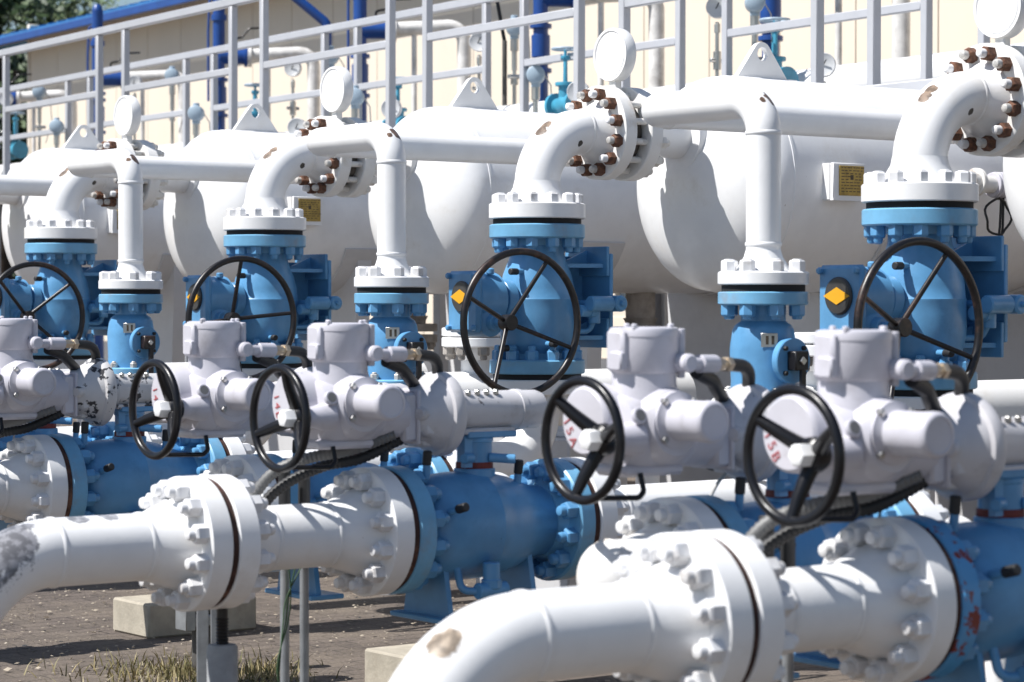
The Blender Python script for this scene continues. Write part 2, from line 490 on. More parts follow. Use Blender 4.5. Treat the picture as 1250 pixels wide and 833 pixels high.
def building():
    WOFF, ZE = 5.4, 5.52
    corner, dc = rail_pt(38, WOFF)
    bl = thing('building', (corner.x, corner.y, 0), 'cream panel building with a blue metal roof behind the railings', 'building')
    t = -RD                                          # runs to the right in the picture
    ang = math.atan2(t.y, t.x)
    bl.rotation_euler.z = ang                        # local +x along the wall, local +y = behind?
    n_local_y = 1.0 if (Vector((-t.y, t.x)).dot(RN) > 0) else -1.0
    PW = 1.05
    NP = 34
    win = {13: 1, 14: 1, 17: 1, 18: 1, 22: 1, 26: 1}
    pm = MB().box((0, 0, 0), (PW - 0.012, 0.10, 1.0), bev=0.004).mesh('wall_panel', 'cream_wall')
    def panel(i, z0, z1):
        o = link('wall_panel', pm, bl)
        o.location = (PW * (i + .5), n_local_y * 0.05, (z0 + z1) / 2); o.scale = (1, 1, z1 - z0)
    for i in range(NP):
        if i in win:
            panel(i, 1.08, 1.50); panel(i, 2.75, ZE + .1)
            w = MB()
            for (cx, cz, sx, sz) in ((0, 1.53, PW - .02, .06), (0, 2.72, PW - .02, .06), (-PW / 2 + .04, 2.125, .06, 1.13), (PW / 2 - .04, 2.125, .06, 1.13), (0, 2.125, .05, 1.13)):
                w.box((PW * (i + .5) + cx, n_local_y * .05, cz), (sx, .08, sz))
            fr = w.build('window', 'wall_trim', bl)
            for s in (-1, 1):
                MB().box((PW * (i + .5) + s * .25, n_local_y * .07, 2.125), (.42, .012, 1.12)).build('pane', 'window_glass', fr)
        else:
            panel(i, 1.08, ZE + .1)
    MB().box((PW * NP / 2, n_local_y * .04, .54), (PW * NP, .14, 1.07)).build('plinth', 'plinth_grey', bl)
    MB().box((-.03, n_local_y * .06, 2.9), (.08, .17, 5.85), bev=.01).build('corner_trim', 'wall_trim', bl)
    MB().box((PW * NP / 2, n_local_y * 6.1, 2.85), (PW * NP - .1, 11.9, 5.6)).build('hall', 'wall_trim', bl)
    # roof: thin slab pitched up from the eave, with ribs and a fascia
    r = MB()
    pitch = R_(12)
    L = PW * NP + 6.0
    ov = 0.50
    D = 4.2
    rot = Matrix.Rotation(n_local_y * pitch, 3, 'X')
    cy = n_local_y * (-ov + D / 2 * math.cos(pitch)); cz = ZE + .06 + D / 2 * math.sin(pitch)
    r.box((L / 2 - 6.0, cy, cz), (L, D, .05), rot=rot)
    for i in range(int(L / .35)):
        r.box((-6.0 + .2 + i * .35, cy - n_local_y * .0, cz + .035), (.035, D, .03), rot=rot)
    ro = r.build('roof', 'roof_blue_sunlit', bl)
    MB().box((L / 2 - 6.0, n_local_y * (-ov - .03), ZE - .005), (L, .06, .11), bev=.01).build('fascia', 'post_blue', ro)
    MB().box((L / 2 - 6.0, n_local_y * (-ov / 2 + .03), ZE + .085 - .01), (L - .1, ov - .1, .02)).build('soffit', 'wall_trim', ro)
building()

# ------------------------------------------------------------------ walkway with railings
DECKZ, RAILZ, MIDZ = 2.80, 4.05, 3.50
def walkway():
    a, _ = rail_pt(-60, 0); b, _ = rail_pt(1330, 0)
    ang = math.atan2(RD.y, RD.x)
    L = (a - b).length
    dk = thing('walkway_deck', ((a.x + b.x) / 2 + RN.x * .8, (a.y + b.y) / 2 + RN.y * .8, 0), 'grey steel walkway deck on columns behind the white vessels', 'walkway')
    dk.rotation_euler.z = ang
    m = MB().box((0, 0, DECKZ - .02), (L, 1.72, .04))
    m.build('deck_plate', 'deck_grey', dk)
    for s in (-1, 1):
        MB().box((0, s * .89, DECKZ - .06), (L, .05, .16), bev=.006).build('edge_beam', 'rail_grey', dk)
    for i in range(7):
        for s in (-1, 1):
            c = MB()
            x = -L / 2 + 1.0 + i * (L - 2.0) / 6
            c.box((x, s * .74, (DECKZ - .14) / 2), (.12, .012, DECKZ - .14))
            c.box((x - .06, s * .74, (DECKZ - .14) / 2), (.012, .12, DECKZ - .14)); c.box((x + .06, s * .74, (DECKZ - .14) / 2), (.012, .12, DECKZ - .14))
            c.build('column', 'rail_grey', dk)
    near = [8.6, 122, 154, 285, 323, 477, 522, 707, 762, 997, 1066, 1300]
    far = [-30, 84, 111, 228, 262, 397, 437, 594, 640, 830, 887, 1130, 1200]
    for side, posts, off, lab in (('near', near, 0.0, 'grey square-tube handrail on the near edge of the walkway'),
                                  ('far', far, 1.6, 'grey square-tube handrail on the far edge of the walkway')):
        p0, _ = rail_pt(-60, off); p1, _ = rail_pt(1330, off)
        rl = thing('railing', (p1.x, p1.y, DECKZ), lab, 'railing')
        rl.rotation_euler.z = ang
        def s_of(px): return (rail_pt(px, off)[0] - p1).dot(RD)
        s0 = s_of(-60)
        MB().box((s0 / 2, 0, RAILZ - DECKZ), (s0, .064, .064), bev=.006).build('top_rail', 'rail_grey', rl)
        pm = MB().box((0, 0, (RAILZ - DECKZ - .032) / 2), (.058, .058, RAILZ - DECKZ - .034), bev=.005).mesh('post', 'rail_grey')
        fm = MB().box((0, 0, .006), (.13, .13, .012)).mesh('base_plate', 'rail_grey')
        for px in posts:
            o = link('post', pm, rl); o.location = (s_of(px), 0, 0)
            q = link('base_plate', fm, o)
        seq = posts if side == 'far' else posts[1:]
        spans = []
        if side == 'near':
            spans.append((posts[0], posts[1]))
            for i in range(2, len(posts) - 1, 2): spans.append((posts[i], posts[i + 1]))
        else:
            spans.append((posts[0], posts[1]))
            for i in range(2, len(posts) - 1, 2): spans.append((posts[i], posts[i + 1]))
        for aa, bb in spans:
            sa, sb = s_of(aa), s_of(bb)
            MB().box(((sa + sb) / 2, 0, MIDZ - DECKZ), (abs(sa - sb) - .06, .05, .056), bev=.005).build('mid_rail', 'rail_grey', rl)
walkway()

# ------------------------------------------------------------------ pressure vessels
VZ, VR, VX0, VX1 = 2.206, 0.50, 7.70, 10.2
NZ = 2.416
def make_vessel():
    t = thing('pressure_vessel', (0, 0, 0), '', 'vessel', 'white pressure vessels in a row')
    b = MB()
    prof = []
    for i in range(15):
        a = math.pi / 2 * i / 14
        prof.append((VX0 - 0.25 * math.cos(a), VR * math.sin(a)))
    prof += [(VX0 + .02, VR), (VX0 + .022, VR + .003), (VX0 + .036, VR + .003), (VX0 + .038, VR)]
    prof += [(VX1, VR)]
    for i in range(1, 15):
        a = math.pi / 2 * i / 14
        prof.append((VX1 + 0.25 * math.sin(a), VR * math.cos(a)))
    b.lathe(prof, (0, 0, VZ), (1, 0, 0), 80, closed=False)
    b.build('shell', 'white_paint', t)
    # inlet nozzle on the head with its flange
    n = MB()
    n.lathe([(7.19, .135), (7.27, .112), (7.29, .10), (7.40, .10), (7.56, .10)], (0, 0, NZ), (1, 0, 0), 40)
    n.lathe([(7.455, .16), (7.475, .165), (7.53, .165)], (0, 0, NZ), (1, 0, 0), 40)
    nz = n.build('nozzle', 'white_paint', t)
    fl = flange(t, (7.13, 0, NZ), (1, 0, 0), .21, .07, 'flange_stained')
    bolts(fl, (7.202, 0, NZ), (1, 0, 0), .172, 12, ('white_bolt_dirty', 'white_bolt_dirty'))
    # lifting lug with hole
    l = MB()
    W, H, rh, rt = .17, .185, .032, .055
    outer = [(-W, 0)]
    cz = H - rt
    for i in range(13):
        a = R_(150 - 10 * i)
        outer.append((rt * math.cos(a), cz + rt * math.sin(a)))
    outer.append((W, 0))
    # strip between outer outline and hole
    k = 32
    ring_h = [(rh * math.cos(2 * math.pi * i / k), cz + rh * math.sin(2 * math.pi * i / k)) for i in range(k)]
    def out_hit(a):
        d = (math.cos(a), math.sin(a)); best = 9
        for i in range(len(outer)):
            (x1, y1), (x2, y2) = outer[i], outer[(i + 1) % len(outer)]
            den = d[0] * (y2 - y1) - d[1] * (x2 - x1)
            if abs(den) < 1e-9: continue
            tt = (x1 * (y2 - y1) - (y1 - cz) * (x2 - x1)) / den
            s = (x1 * d[1] - (y1 - cz) * d[0]) / den
            if tt > 0 and -1e-6 <= s <= 1 + 1e-6: best = min(best, tt)
        return (best * d[0], cz + best * d[1])
    corner_a = [math.atan2(-cz, W), math.atan2(-cz, -W)]
    angs = sorted(set([2 * math.pi * i / k for i in range(k)] + [(c + 2 * math.pi) % (2 * math.pi) for c in corner_a]))
    th = .014
    m = len(angs)
    vs = []
    for s in (-1, 1):
        for a in angs: p = out_hit(a); vs.append((p[0], s * th, p[1]))
        for a in angs: vs.append((rh * math.cos(a), s * th, cz + rh * math.sin(a)))
    fs = []
    for i in range(m):
        j = (i + 1) % m
        fs += [[i, j, m + j, m + i], [2 * m + i, 3 * m + i, 3 * m + j, 2 * m + j], [i, 2 * m + i, 2 * m + j, j], [m + i, m + j, 3 * m + j, 3 * m + i]]
    l.add(vs, fs, Matrix.Translation((7.97, 0, VZ + VR - .012)))
    l.box((7.97, 0, VZ + VR - .004), (.42, .07, .016), bev=.004)
    l.build('lifting_lug', 'white_paint', t)
    # name plate bracket on the front flank
    nb = MB()
    y0 = -VR
    nb.box((8.0, y0 - .05, VZ), (.20, .022, .165), bev=.003)
    nb.prism([(.0, -.082), (.0, .082), (.045, .082), (.075, -.082)], (7.902, y0 - .04, VZ), (0, 1, 0), (0, 0, 1), .012)
    nb.prism([(.0, -.082), (.0, .082), (.045, .082), (.075, -.082)], (8.098, y0 - .04, VZ), (0, 1, 0), (0, 0, 1), .012)
    nb.box((8.0, y0 - .012, VZ - .083), (.20, .10, .008))
    nbo = nb.build('plate_bracket', 'white_paint', t)
    pl = MB().box((8.012, y0 - .0635, VZ + .003), (.155, .005, .135), bev=.001).build('name_plate', 'gold_plate', nbo)
    # engraved lines on the plate (unreadable small print in the photograph)
    pr = MB()
    rnd = random.Random(3)
    for r_ in range(9):
        x = -.066
        zz = VZ + .062 - r_ * .0135
        while x < .06:
            w = rnd.uniform(.006, .022)
            if not (r_ in (3, 4) and abs(x) < .02): pr.box((8.012 + x + w / 2, y0 - .0665, zz), (w, .0012, .0042))
            x += w + rnd.uniform(.004, .012)
    pr.box((8.012, y0 - .0665, VZ + .018), (.018, .0012, .022))
    pr.build('plate_print', 'dark_ink', nbo)
    # saddles
    for sx in (8.5, 9.75):
        s = MB()
        poly = []
        for i in range(17):
            a = R_(180 + 32 + (116) * i / 16)
            poly.append((VR * 1.005 * math.cos(a), VZ + VR * 1.005 * math.sin(a)))
        poly = [(-.36, .92), (.36, .92)] + poly[::-1]
        s.prism(poly, (sx, 0, 0), (0, 1, 0), (0, 0, 1), .10)
        # wrap plate
        k = 20
        vs = []
        for i in range(k + 1):
            a = R_(180 + 26 + 128 * i / k)
            for xx in (-.16, .16):
                for rr in (VR + .0015, VR + .016):
                    vs.append((sx + xx, rr * math.cos(a), VZ + rr * math.sin(a)))
        fs = []
        for i in range(k):
            o = i * 4; q = o + 4
            fs += [[o + 1, o + 3, q + 3, q + 1], [o, q, q + 2, o + 2], [o, o + 1, q + 1, q], [o + 2, q + 2, q + 3, o + 3]]
        fs += [[0, 2, 3, 1], [4 * k, 4 * k + 1, 4 * k + 3, 4 * k + 2]]
        s.add(vs, fs)
        s.box((sx, 0, .935), (.24, .80, .03), bev=.004)
        s.build('saddle', 'saddle_paint', t)
    # drain boot and bottom nozzle
    bn = MB()
    bn.cyl((9.15, 0, VZ - VR + .03), (0, 0, -1), .085, .22, 28)
    bn.lathe([(0, .10), (.05, .075), (.06, .072), (.10, .072)], (9.15, 0, VZ - VR - .14), (0, 0, -1), 28)
    bn.cyl((9.15, 0, VZ - VR - .19), (0, 0, -1), .16, .05, 36)
    bn.cyl((9.15, 0, VZ - VR - .26), (0, 0, -1), .16, .05, 36)
    bn.cyl((9.15, 0, VZ - VR - .30), (0, 0, -1), .072, .55, 28)
    bno = bn.build('drain_nozzle', 'nozzle_grey_brown', t)
    bolts(bno, (9.15, 0, VZ - VR - .31), (0, 0, -1), .128, 8, ('nozzle_grey_brown', 'nozzle_grey_brown'), .8)
    return t
vessel = make_vessel()
vlab = {0: 'white vessel at the right edge, only its round end in view',
        1: 'large white vessel right of the centre with gold plate and lifting lug in full view',
        2: 'white vessel in the centre, its lug left of the rusty bolted flanges',
        3: 'white vessel left of the centre, partly hidden behind the pipe riser',
        4: 'white vessel at the far left, only its top and lug clearly showing'}
first = True
for k in range(0, 5):
    if first: vessel.location = (0, YL[k], 0); vessel['label'] = vlab[k]; first = False
    else: dup(vessel, (0, YL[k], 0), vlab[k])
# concrete piers carrying the saddles
pier_m = MB().box((0, 0, .46), (.42, .86, .917), bev=.012).mesh('concrete_pier', 'pier_grey')
for k in range(0, 5):
    for sx, w in ((8.5, 'front'), (9.75, 'back')):
        o = link('concrete_pier', pier_m, None, (sx, YL[k], 0))
        tag(o, 'pale concrete pier under the %s saddle of the %s vessel' % (w, ('rightmost', 'second', 'third', 'fourth', 'fifth')[k] + (' from the right' if k else '')), 'pier', 'concrete piers under the vessels')

# ------------------------------------------------------------------ ball valve (used lying in the lines and standing under the elbows)
def valve_parts(t, L, Ro, chipped=False):
    """local: flow axis +x from 0..L, stem +z, foot -z, drain on -y"""
    body_m = 'blue_paint'
    b = MB()
    s = L / .69
    b.lathe([(.055, .118), (.095 * s, .120), (.105 * s, .132), (.12 * s, .144), (.14 * s, .154), (.165 * s, .162), (.20 * s, .168), (.24 * s, .171), (.29 * s, .171), (.33 * s, .169), (.333 * s, .1695), (.345 * s, .1695), (.348 * s, .167),
             (.40 * s, .163), (.46 * s, .150), (.52 * s, .128), (.56 * s, .117), (.60 * s, .113), (L - .06, .113)], (0, 0, 0), (1, 0, 0), 64)
    b.build('body', body_m, t)
    T = .062
    for cx, d, nm in ((T, -1, 0), (L - T, 1, 1)):
        mt = 'blue_chipped' if (chipped and nm == 0) else 'blue_flange_paint'
        f = MB()
        f.lathe([(-T, Ro - .006), (-T + .005, Ro), (-.006, Ro), (0, Ro - .006), (.002, .135), (.03, .118)], (cx, 0, 0), (-d, 0, 0), 64)
        fo = f.build('flange', mt, t)
        bolts(fo, (cx, 0, 0), (-d, 0, 0), Ro * .825, 12, BB)
    # bonnet
    n = MB()
    cx = .345 * s
    n.cyl((cx, 0, .13), (0, 0, 1), .066, .05, 36)
    n.cyl((cx, 0, .17), (0, 0, 1), .056, .105, 36)
    n.build('bonnet', body_m, t)
    # feet: two cross plates with gussets, on base plates
    zf = -.285
    for fx in (.165 * s, .50 * s):
        f = MB()
        f.prism([(-.085, -.08), (-.125, zf + .012), (.125, zf + .012), (.085, -.08)], (fx, 0, 0), (0, 1, 0), (0, 0, 1), .018)
        f.prism([(0, -.10), (0, zf + .012), (.07, zf + .012)], (fx, 0, 0), (1, 0, 0), (0, 0, 1), .014)
        f.box((fx + .02, 0, zf + .005), (.13, .30, .016), bev=.003)
        f.build('foot', body_m, t)
    # drain valve
    d = MB()
    cx = .29 * s
    d.cyl((cx, -.165, -.165), (0, 0, 1), .027, .062, 24)
    d.cyl((cx, -.165, -.185), (0, 0, 1), .033, .03, 8)
    d.cyl((cx - .055, -.165, -.19), (1, 0, 0), .026, .11, 24)
    d.tube(fillet([(cx - .09, -.10, -.10), (cx - .09, -.13, -.19), (cx - .03, -.165, -.19)], .03), .012, 12)
    d.build('drain_valve', body_m, t)
    # grease and vent fittings
    for (px_, py_, pz_, dx, dy, dz) in ((.12 * s, -.05, .155, 0, -.1, 1), (.47 * s, -.06, .115, 0, -.15, 1), (.14 * s, -.15, .06, 0, -1, .25)):
        q = MB()
        q.cyl((px_, py_, pz_), (dx, dy, dz), .012, .05, 12, mi=1)
        q.cyl(Vector((px_, py_, pz_)) + Vector((dx, dy, dz)).normalized() * .045, (dx, dy, dz), .0145, .045, 12)
        q.build('grease_fitting', ['black_rubber', 'blue_paint'], t)

BV_Z = 0.0
def make_ball_valve(chipped):
    t = thing('ball_valve', (0, 0, 0), '', 'valve', 'blue ball valves in the pipe lines')
    L = X5 - X4 - .021
    valve_parts(t, L, .198, chipped)
    cx = .345 * L / .69
    br = MB()
    br.cyl((cx, 0, .262), (0, 0, 1), .06, .016, 32)
    br.box((cx + .03, 0, .288), (.19, .12, .022), bev=.004)
    br.box((cx - .055, -.035, .235), (.03, .02, .10))
    br.build('mounting_bracket', 'blue_paint', t)
    rp = MB()
    rp.lathe([(.172, .0575), (.176, .0595), (.196, .0595), (.20, .0575)], (cx, 0, 0), (0, 0, 1), 32, closed=False)
    rp.build('primer_band', 'red_primer', t)
    st = MB()
    st.cyl((cx + .02, -.05, .215), (1, -.75, -.08), .015, .085, 14)
    st.build('stop_pin', 'blue_paint', t)
    MB().cyl((cx - .04, -.04, .215), (-1, -.45, 0), .016, .05, 14).build('stop_pin', 'blue_paint', t)
    return t
bv = make_ball_valve(False)
bvc = make_ball_valve(True)
blab = {(-1, 'B'): 'blue ball valve with rust-chipped flange at the right edge of the nearest line',
        (-1, 'A'): 'blue ball valve behind the nearest white flanges, seen past the black handwheel',
        (0, 'B'): 'blue ball valve in full view at the centre of the middle line',
        (0, 'A'): 'blue ball valve standing directly behind the central one',
        (1, 'B'): 'blue ball valve at the left behind the peeling white pipe',
        (1, 'A'): 'blue ball valve at the left edge, mostly hidden behind the front one there'}
used = False
for k in (-1, 0, 1):
    for c in 'BA':
        loc = (X4 + .0105, YL[k] + (DYA if c == 'A' else 0), ZL)
        if (k, c) == (-1, 'B'):
            bvc.location = loc; bvc['label'] = blab[(k, c)]
        elif not used:
            bv.location = loc; bv['label'] = blab[(k, c)]; used = True
        else: dup(bv, loc, blab[(k, c)])

# ------------------------------------------------------------------ electric actuators with gearboxes
def text_mesh(s, size):
    c = bpy.data.curves.new('lettering', 'FONT')
    c.body = s; c.size = size; c.extrude = .0006; c.align_x = 'CENTER'; c.align_y = 'CENTER'; c.space_character = 1.35
    o = bpy.data.objects.new('lettering', c); col.objects.link(o)
    dg = bpy.context.evaluated_depsgraph_get()
    me = bpy.data.meshes.new_from_object(o.evaluated_get(dg))
    bpy.data.objects.remove(o); bpy.data.curves.remove(c)
    me.materials.clear(); me.materials.append(MATS['red_ink'])
    return me
def make_actuator(worn, spoke_rot):
    """local origin on the ground below the valve stem; absolute heights"""
    t = thing('valve_actuator', (0, 0, 0), '', 'actuator', 'electric valve actuators')
    G = 'actuator_worn' if worn else 'actuator_scuffed'
    A = 'actuator_grey'
    zc = 1.318
    g = MB()
    g.lathe([(-.11, .06), (-.075, .066), (-.07, .063), (.15, .063), (.152, .066), (.172, .066), (.174, .062), (.235, .062), (.252, .056), (.256, .04)], (0, 0, zc), (1, 0, 0), 40)
    g.box((.02, 0, zc - .062), (.20, .115, .02), bev=.004)
    gb = g.build('gearbox', G, t)
    for i in range(4):
        o = link('bolt', bolt_mesh(('stainless', 'stainless'), .34, .01), gb); o.location = (-.05 + i * .036, -.035, zc + .052)
    # dished gear cover
    d = MB()
    d.lathe([(-.275, .07), (-.265, .083), (-.235, .088), (-.215, .098), (-.185, .112), (-.165, .119), (-.160, .130), (-.152, .133), (-.128, .133), (-.120, .128), (-.10, .07)], (0, 0, zc - .005), (1, 0, 0), 48)
    d.box((-.222, -.025, zc + .03), (.075, .06, .075), bev=.012)
    d.box((-.212, -.06, zc - .045), (.075, .045, .055), bev=.012)
    d.cyl((-.20, -.045, zc), (-1, -.55, 0), .022, .085, 20, .006)
    d.box((-.205, 0, zc - .092), (.06, .09, .03), bev=.008)
    d.build('gear_cover', G, t)
    # neck to the main body
    n = MB()
    n.box((-.295, 0, zc - .01), (.05, .15, .15), bev=.008)
    n.cyl((-.42, 0, zc), (1, 0, 0), .085, .12, 32)
    n.box((-.27, 0, zc - .01), (.012, .17, .17), bev=.004)
    n.build('drive_neck', A, t)
    cx = -.505
    b = MB()
    b.lathe([(-.612, .0), (-.612, .080), (-.606, .094), (-.575, .106), (-.44, .106), (-.41, .099), (-.39, .088)], (0, 0, zc + .012), (1, 0, 0), 48)
    # vertical neck up to the terminal housing and side boss of the motor
    b.lathe([(.03, .098), (.10, .094), (.135, .084), (.165, .084)], (cx, 0, zc), (0, 0, 1), 40)
    b.lathe([(.02, .104), (.085, .098), (.105, .088), (.12, .076)], (cx + .01, 0, zc + .03), (0, -1, 0), 40)
    b.box((-.52, 0, zc - .085), (.20, .13, .03), bev=.01)
    b.lathe([(.0, .097), (.055, .092), (.064, .090), (.070, .083), (.071, .0)], (-.592, .056, zc + .040), (-1, 0, 0), 44)
    b.build('housing', A, t)
    m = MB()
    m.lathe([(.10, .074), (.125, .074), (.13, .058), (.134, .053), (.235, .053), (.2365, .0545), (.252, .0545), (.261, .050), (.264, .046), (.2645, .041), (.2625, .040), (.262, .0)], (cx + .012, 0, zc + .045), (0, -1, 0), 40)
    mo = m.build('motor', A, t)
    for i in range(4):
        a = R_(45 + 90 * i)
        o = link('bolt', bolt_mesh(('stainless', 'stainless'), .36, .006), mo)
        o.location = (cx + .012 + .068 * math.cos(a), -.118, zc + .045 + .068 * math.sin(a)); o.rotation_euler = (R_(90), 0, 0)
    # terminal housing
    h = MB()
    h.lathe([(0, .084), (.008, .090), (.094, .090), (.0945, .0915), (.108, .0915), (.116, .088), (.119, .078)], (cx - .0, 0, zc + .163), (0, 0, 1), 48)
    h.box((cx - .084, .0, zc + .222), (.034, .07, .106), bev=.008)
    h.box((cx - .098, -.012, zc + .195), (.022, .05, .05), bev=.005)
    for bx, by in ((-.07, -.045), (.03, -.07), (.075, -.02), (0, .07)): h.cyl((cx + bx, by, zc + .275), (0, 0, 1), .008, .016, 8)
    h.cyl((cx + .072, -.062, zc + .150), (0, 0, 1), .011, .128, 14)
    h.build('terminal_housing', A, t)
    # conduit entry: plug and gland
    e = MB()
    e.cyl((cx + .055, -.07, zc + .19), (0, -1, 0), .024, .055, 24, .006)
    e.cyl((cx + .06, -.095, zc + .187), (1, .25, -.02), .017, .07, 20)
    e.cyl((cx + .115, -.082, zc + .186), (1, .25, -.02), .024, .075, 20)
    e.build('conduit_entry', A, t)
    gl = MB()
    gl.cyl((cx + .185, -.064, zc + .184), (1, .25, -.02), .019, .03, 6)
    gl.cyl((cx + .21, -.058, zc + .183), (1, .25, -.02), .015, .03, 16)
    gl.cyl((cx + .232, -.053, zc + .183), (1, .25, -.02), .021, .022, 6)
    gl.build('cable_gland', 'brass', t)
    cb = MB()
    cb.tube(fillet([(cx + .25, -.048, zc + .182), (cx + .34, -.03, zc + .175), (cx + .385, .03, zc + .06), (cx + .36, .09, zc - .10)], .07), .018, 14)
    cb.tube(fillet([(cx + .12, -.07, zc + .165), (cx + .20, -.04, zc + .14), (cx + .30, .02, zc + .07), (cx + .31, .09, zc - .10)], .06), .019, 14)
    cb.build('cable', 'black_rubber', t)
    # round window
    w = MB()
    w.cyl((-.60, -.088, zc + .055), (0, -1, .35), .022, .014, 24)
    w.lathe([(.014, .015), (.0155, .015)], (-.60, -.088, zc + .055), (0, -1, .35), 20, 1)
    w.build('sight_glass', [A, 'grey_conduit'], t)
    # dial cover with marking on it is the left end of the housing; handwheel in front of it
    hw = MB()
    HY = -.07
    rim = [(-.764, HY + .150 * math.cos(2 * math.pi * i / 56), zc + .150 * math.sin(2 * math.pi * i / 56)) for i in range(56)]
    hw.tube(rim, .0125, 14, closed=True)
    hub = Vector((-.700, HY, zc))
    for i in range(3):
        a = R_(spoke_rot + 120 * i)
        dirv = Vector((0, math.cos(a), math.sin(a)))
        hw.tube([hub + dirv * .02, hub + dirv * .05 + Vector((-.018, 0, 0)), hub + dirv * .10 + Vector((-.043, 0, 0)), hub + dirv * .148 + Vector((-.062, 0, 0))], [.021, .019, .0165, .013], 12)
    hw.lathe([(-.722, .030), (-.714, .040), (-.690, .042), (-.676, .036)], (0, HY, zc), (1, 0, 0), 28)
    hwo = hw.build('handwheel', 'black_paint', t)
    cp = MB()
    cp.lathe([(0, .029), (.030, .029), (.040, .025), (.043, .017)], (-.716, HY, zc), (-1, 0, 0), 6)
    cp.build('handwheel_cap', 'white_paint', hwo)
    sh = MB()
    sh.lathe([(0, .044), (.03, .042), (.06, .034), (.10, .030)], (-.585, HY, zc), (-1, 0, 0), 28)
    sh.build('shaft_boss', A, t)
    lv = MB()
    lv.tube(fillet([(-.58, -.075, zc - .09), (-.58, -.09, zc - .135), (-.60, -.095, zc - .15), (-.74, -.02, zc - .15)], .015), .0075, 10)
    lv.build('auto_lever', 'black_paint', t)
    return t
act_proto = {}
act_proto[False] = make_actuator(False, 95)
act_proto[True] = make_actuator(True, 95)
STEM = X4 + .0105 + .345 * (X5 - X4 - .021) / .69
alab = {(-1, 'B'): 'grey electric actuator marked 15B on the nearest valve at the right',
        (-1, 'A'): 'grey electric actuator marked 15A, second from the right',
        (0, 'B'): 'grey electric actuator marked 14B above the central blue ball valve',
        (0, 'A'): 'grey electric actuator marked 14A, just left of the one marked 14B',
        (1, 'B'): 'grey actuator with black scuffed gearbox at the left edge',
        (1, 'A'): 'grey actuator at the left edge behind the scuffed one, hardly showing'}
used_a = set()
for k in (-1, 0, 1):
    for c in 'BA':
        w = k == 1
        loc = (STEM, YL[k] + (DYA if c == 'A' else 0), 0)
        if w not in used_a:
            a = act_proto[w]; a.location = loc; a['label'] = alab[(k, c)]; used_a.add(w)
        else: a = dup(act_proto[w], loc, alab[(k, c)])
        if w is False and not any(ch.name.startswith('lettering') for ch in a.children): pass
# handwheels turned differently, and the red markings
for o in list(col.objects):
    if o.name.startswith('valve_actuator'):
        lab = o['label']
        rot = {'15B': -62, '15A': -52, '14B': 4, '14A': 8}.get(next((q for q in ('15B', '15A', '14B', '14A') if q in lab), ''), 40)
        for ch in o.children:
            if ch.name.startswith('handwheel'):
                ch.rotation_mode = 'QUATERNION'
                ctr = Vector((0, -.07, 1.318)); q = Quaternion((1, 0, 0), R_(rot))
                ch.rotation_quaternion = q
                ch.location = ctr - q @ ctr
        txt = next((q for q in ('15B', '15A', '14B', '14A') if q in lab), None)
        if txt:
            me = text_mesh(txt, .040)
            l = link('lettering', me, o)
            # on the round left end cover, running down its near side
            Mx = Matrix(((0, 0, -1), (-1, 0, 0), (0, 1, 0)))          # text x -> -Y, text y -> Z, normal -> -X
            q = (Matrix.Rotation(R_(62 if '15' in txt else 78), 3, 'X') @ Mx).to_quaternion()
            l.rotation_mode = 'QUATERNION'; l.rotation_quaternion = q
            l.location = (-.6638, .108, 1.358 + (-.030 if '15' in txt else -.012))

# ------------------------------------------------------------------ white line spools
def ring(b, origin, d, r): b.lathe([(-.008, r + .0005), (-.004, r + .0035), (.004, r + .0035), (.008, r + .0005)], origin, d, 40, closed=False)
FT = .072
FR = .198
GAP = .0105
def weld_neck(b, x, s, z=ZL, y=0.0, r=RP):
    """hub from the flange back face at x going along s (+1/-1)"""
    b.lathe([(0, .140), (.02, .132), (.085, r + .012), (.11, r + .002), (.13, r)], (x, y, z), (s, 0, 0), 48, closed=False)

def make_inlet_spool(pm):
    """elbow rising from the ground to the first flange pair; local origin at (X3, Y, 0)"""
    t = thing('inlet_pipe', (0, 0, 0), '', 'pipe', 'white inlet pipes with elbows')
    b = MB()
    R = .30
    xe = -.79
    path = fillet([(xe, 0, -.05), (xe, 0, ZL), (-.08, 0, ZL)], R, 18)
    b.tube(path, RP, 48)
    ring(b, (xe + R, 0, ZL), (1, 0, 0), RP)
    ring(b, (-.21, 0, ZL), (1, 0, 0), RP)
    weld_neck(b, -GAP - FT, -1)
    b.build('pipe', pm, t)
    f = flange(t, (-GAP, 0, ZL), (-1, 0, 0), FR, FT)
    bolts(f, (-GAP - FT, 0, ZL), (-1, 0, 0), .163, 12, WB)
    gk = MB().lathe([(-GAP - .0002, .189), (GAP + .0002, .189)], (0, 0, ZL), (1, 0, 0), 56)
    gk.build('gasket', 'gasket_brown', t)
    return t
def make_short_spool():
    t = thing('pipe_spool', (0, 0, 0), '', 'pipe', 'short white flanged pipes')
    L = X4 - X3
    b = MB()
    b.lathe([(.08, RP), (L - .08, RP)], (0, 0, ZL), (1, 0, 0), 48)
    weld_neck(b, GAP + FT, 1); weld_neck(b, L - GAP - FT, -1)
    ring(b, (.21, 0, ZL), (1, 0, 0), RP); ring(b, (L - .21, 0, ZL), (1, 0, 0), RP)
    b.build('pipe', 'white_paint', t)
    f = flange(t, (GAP, 0, ZL), (1, 0, 0), FR, FT)
    bolts(f, (GAP + FT, 0, ZL), (1, 0, 0), .163, 12, WB)
    f = flange(t, (L - GAP, 0, ZL), (-1, 0, 0), FR, FT)
    bolts(f, (L - GAP - FT, 0, ZL), (-1, 0, 0), .163, 12, WB)
    MB().lathe([(L - GAP - .0002, .189), (L + GAP + .0002, .189)], (0, 0, ZL), (1, 0, 0), 56).build('gasket', 'gasket_brown', t)
    return t
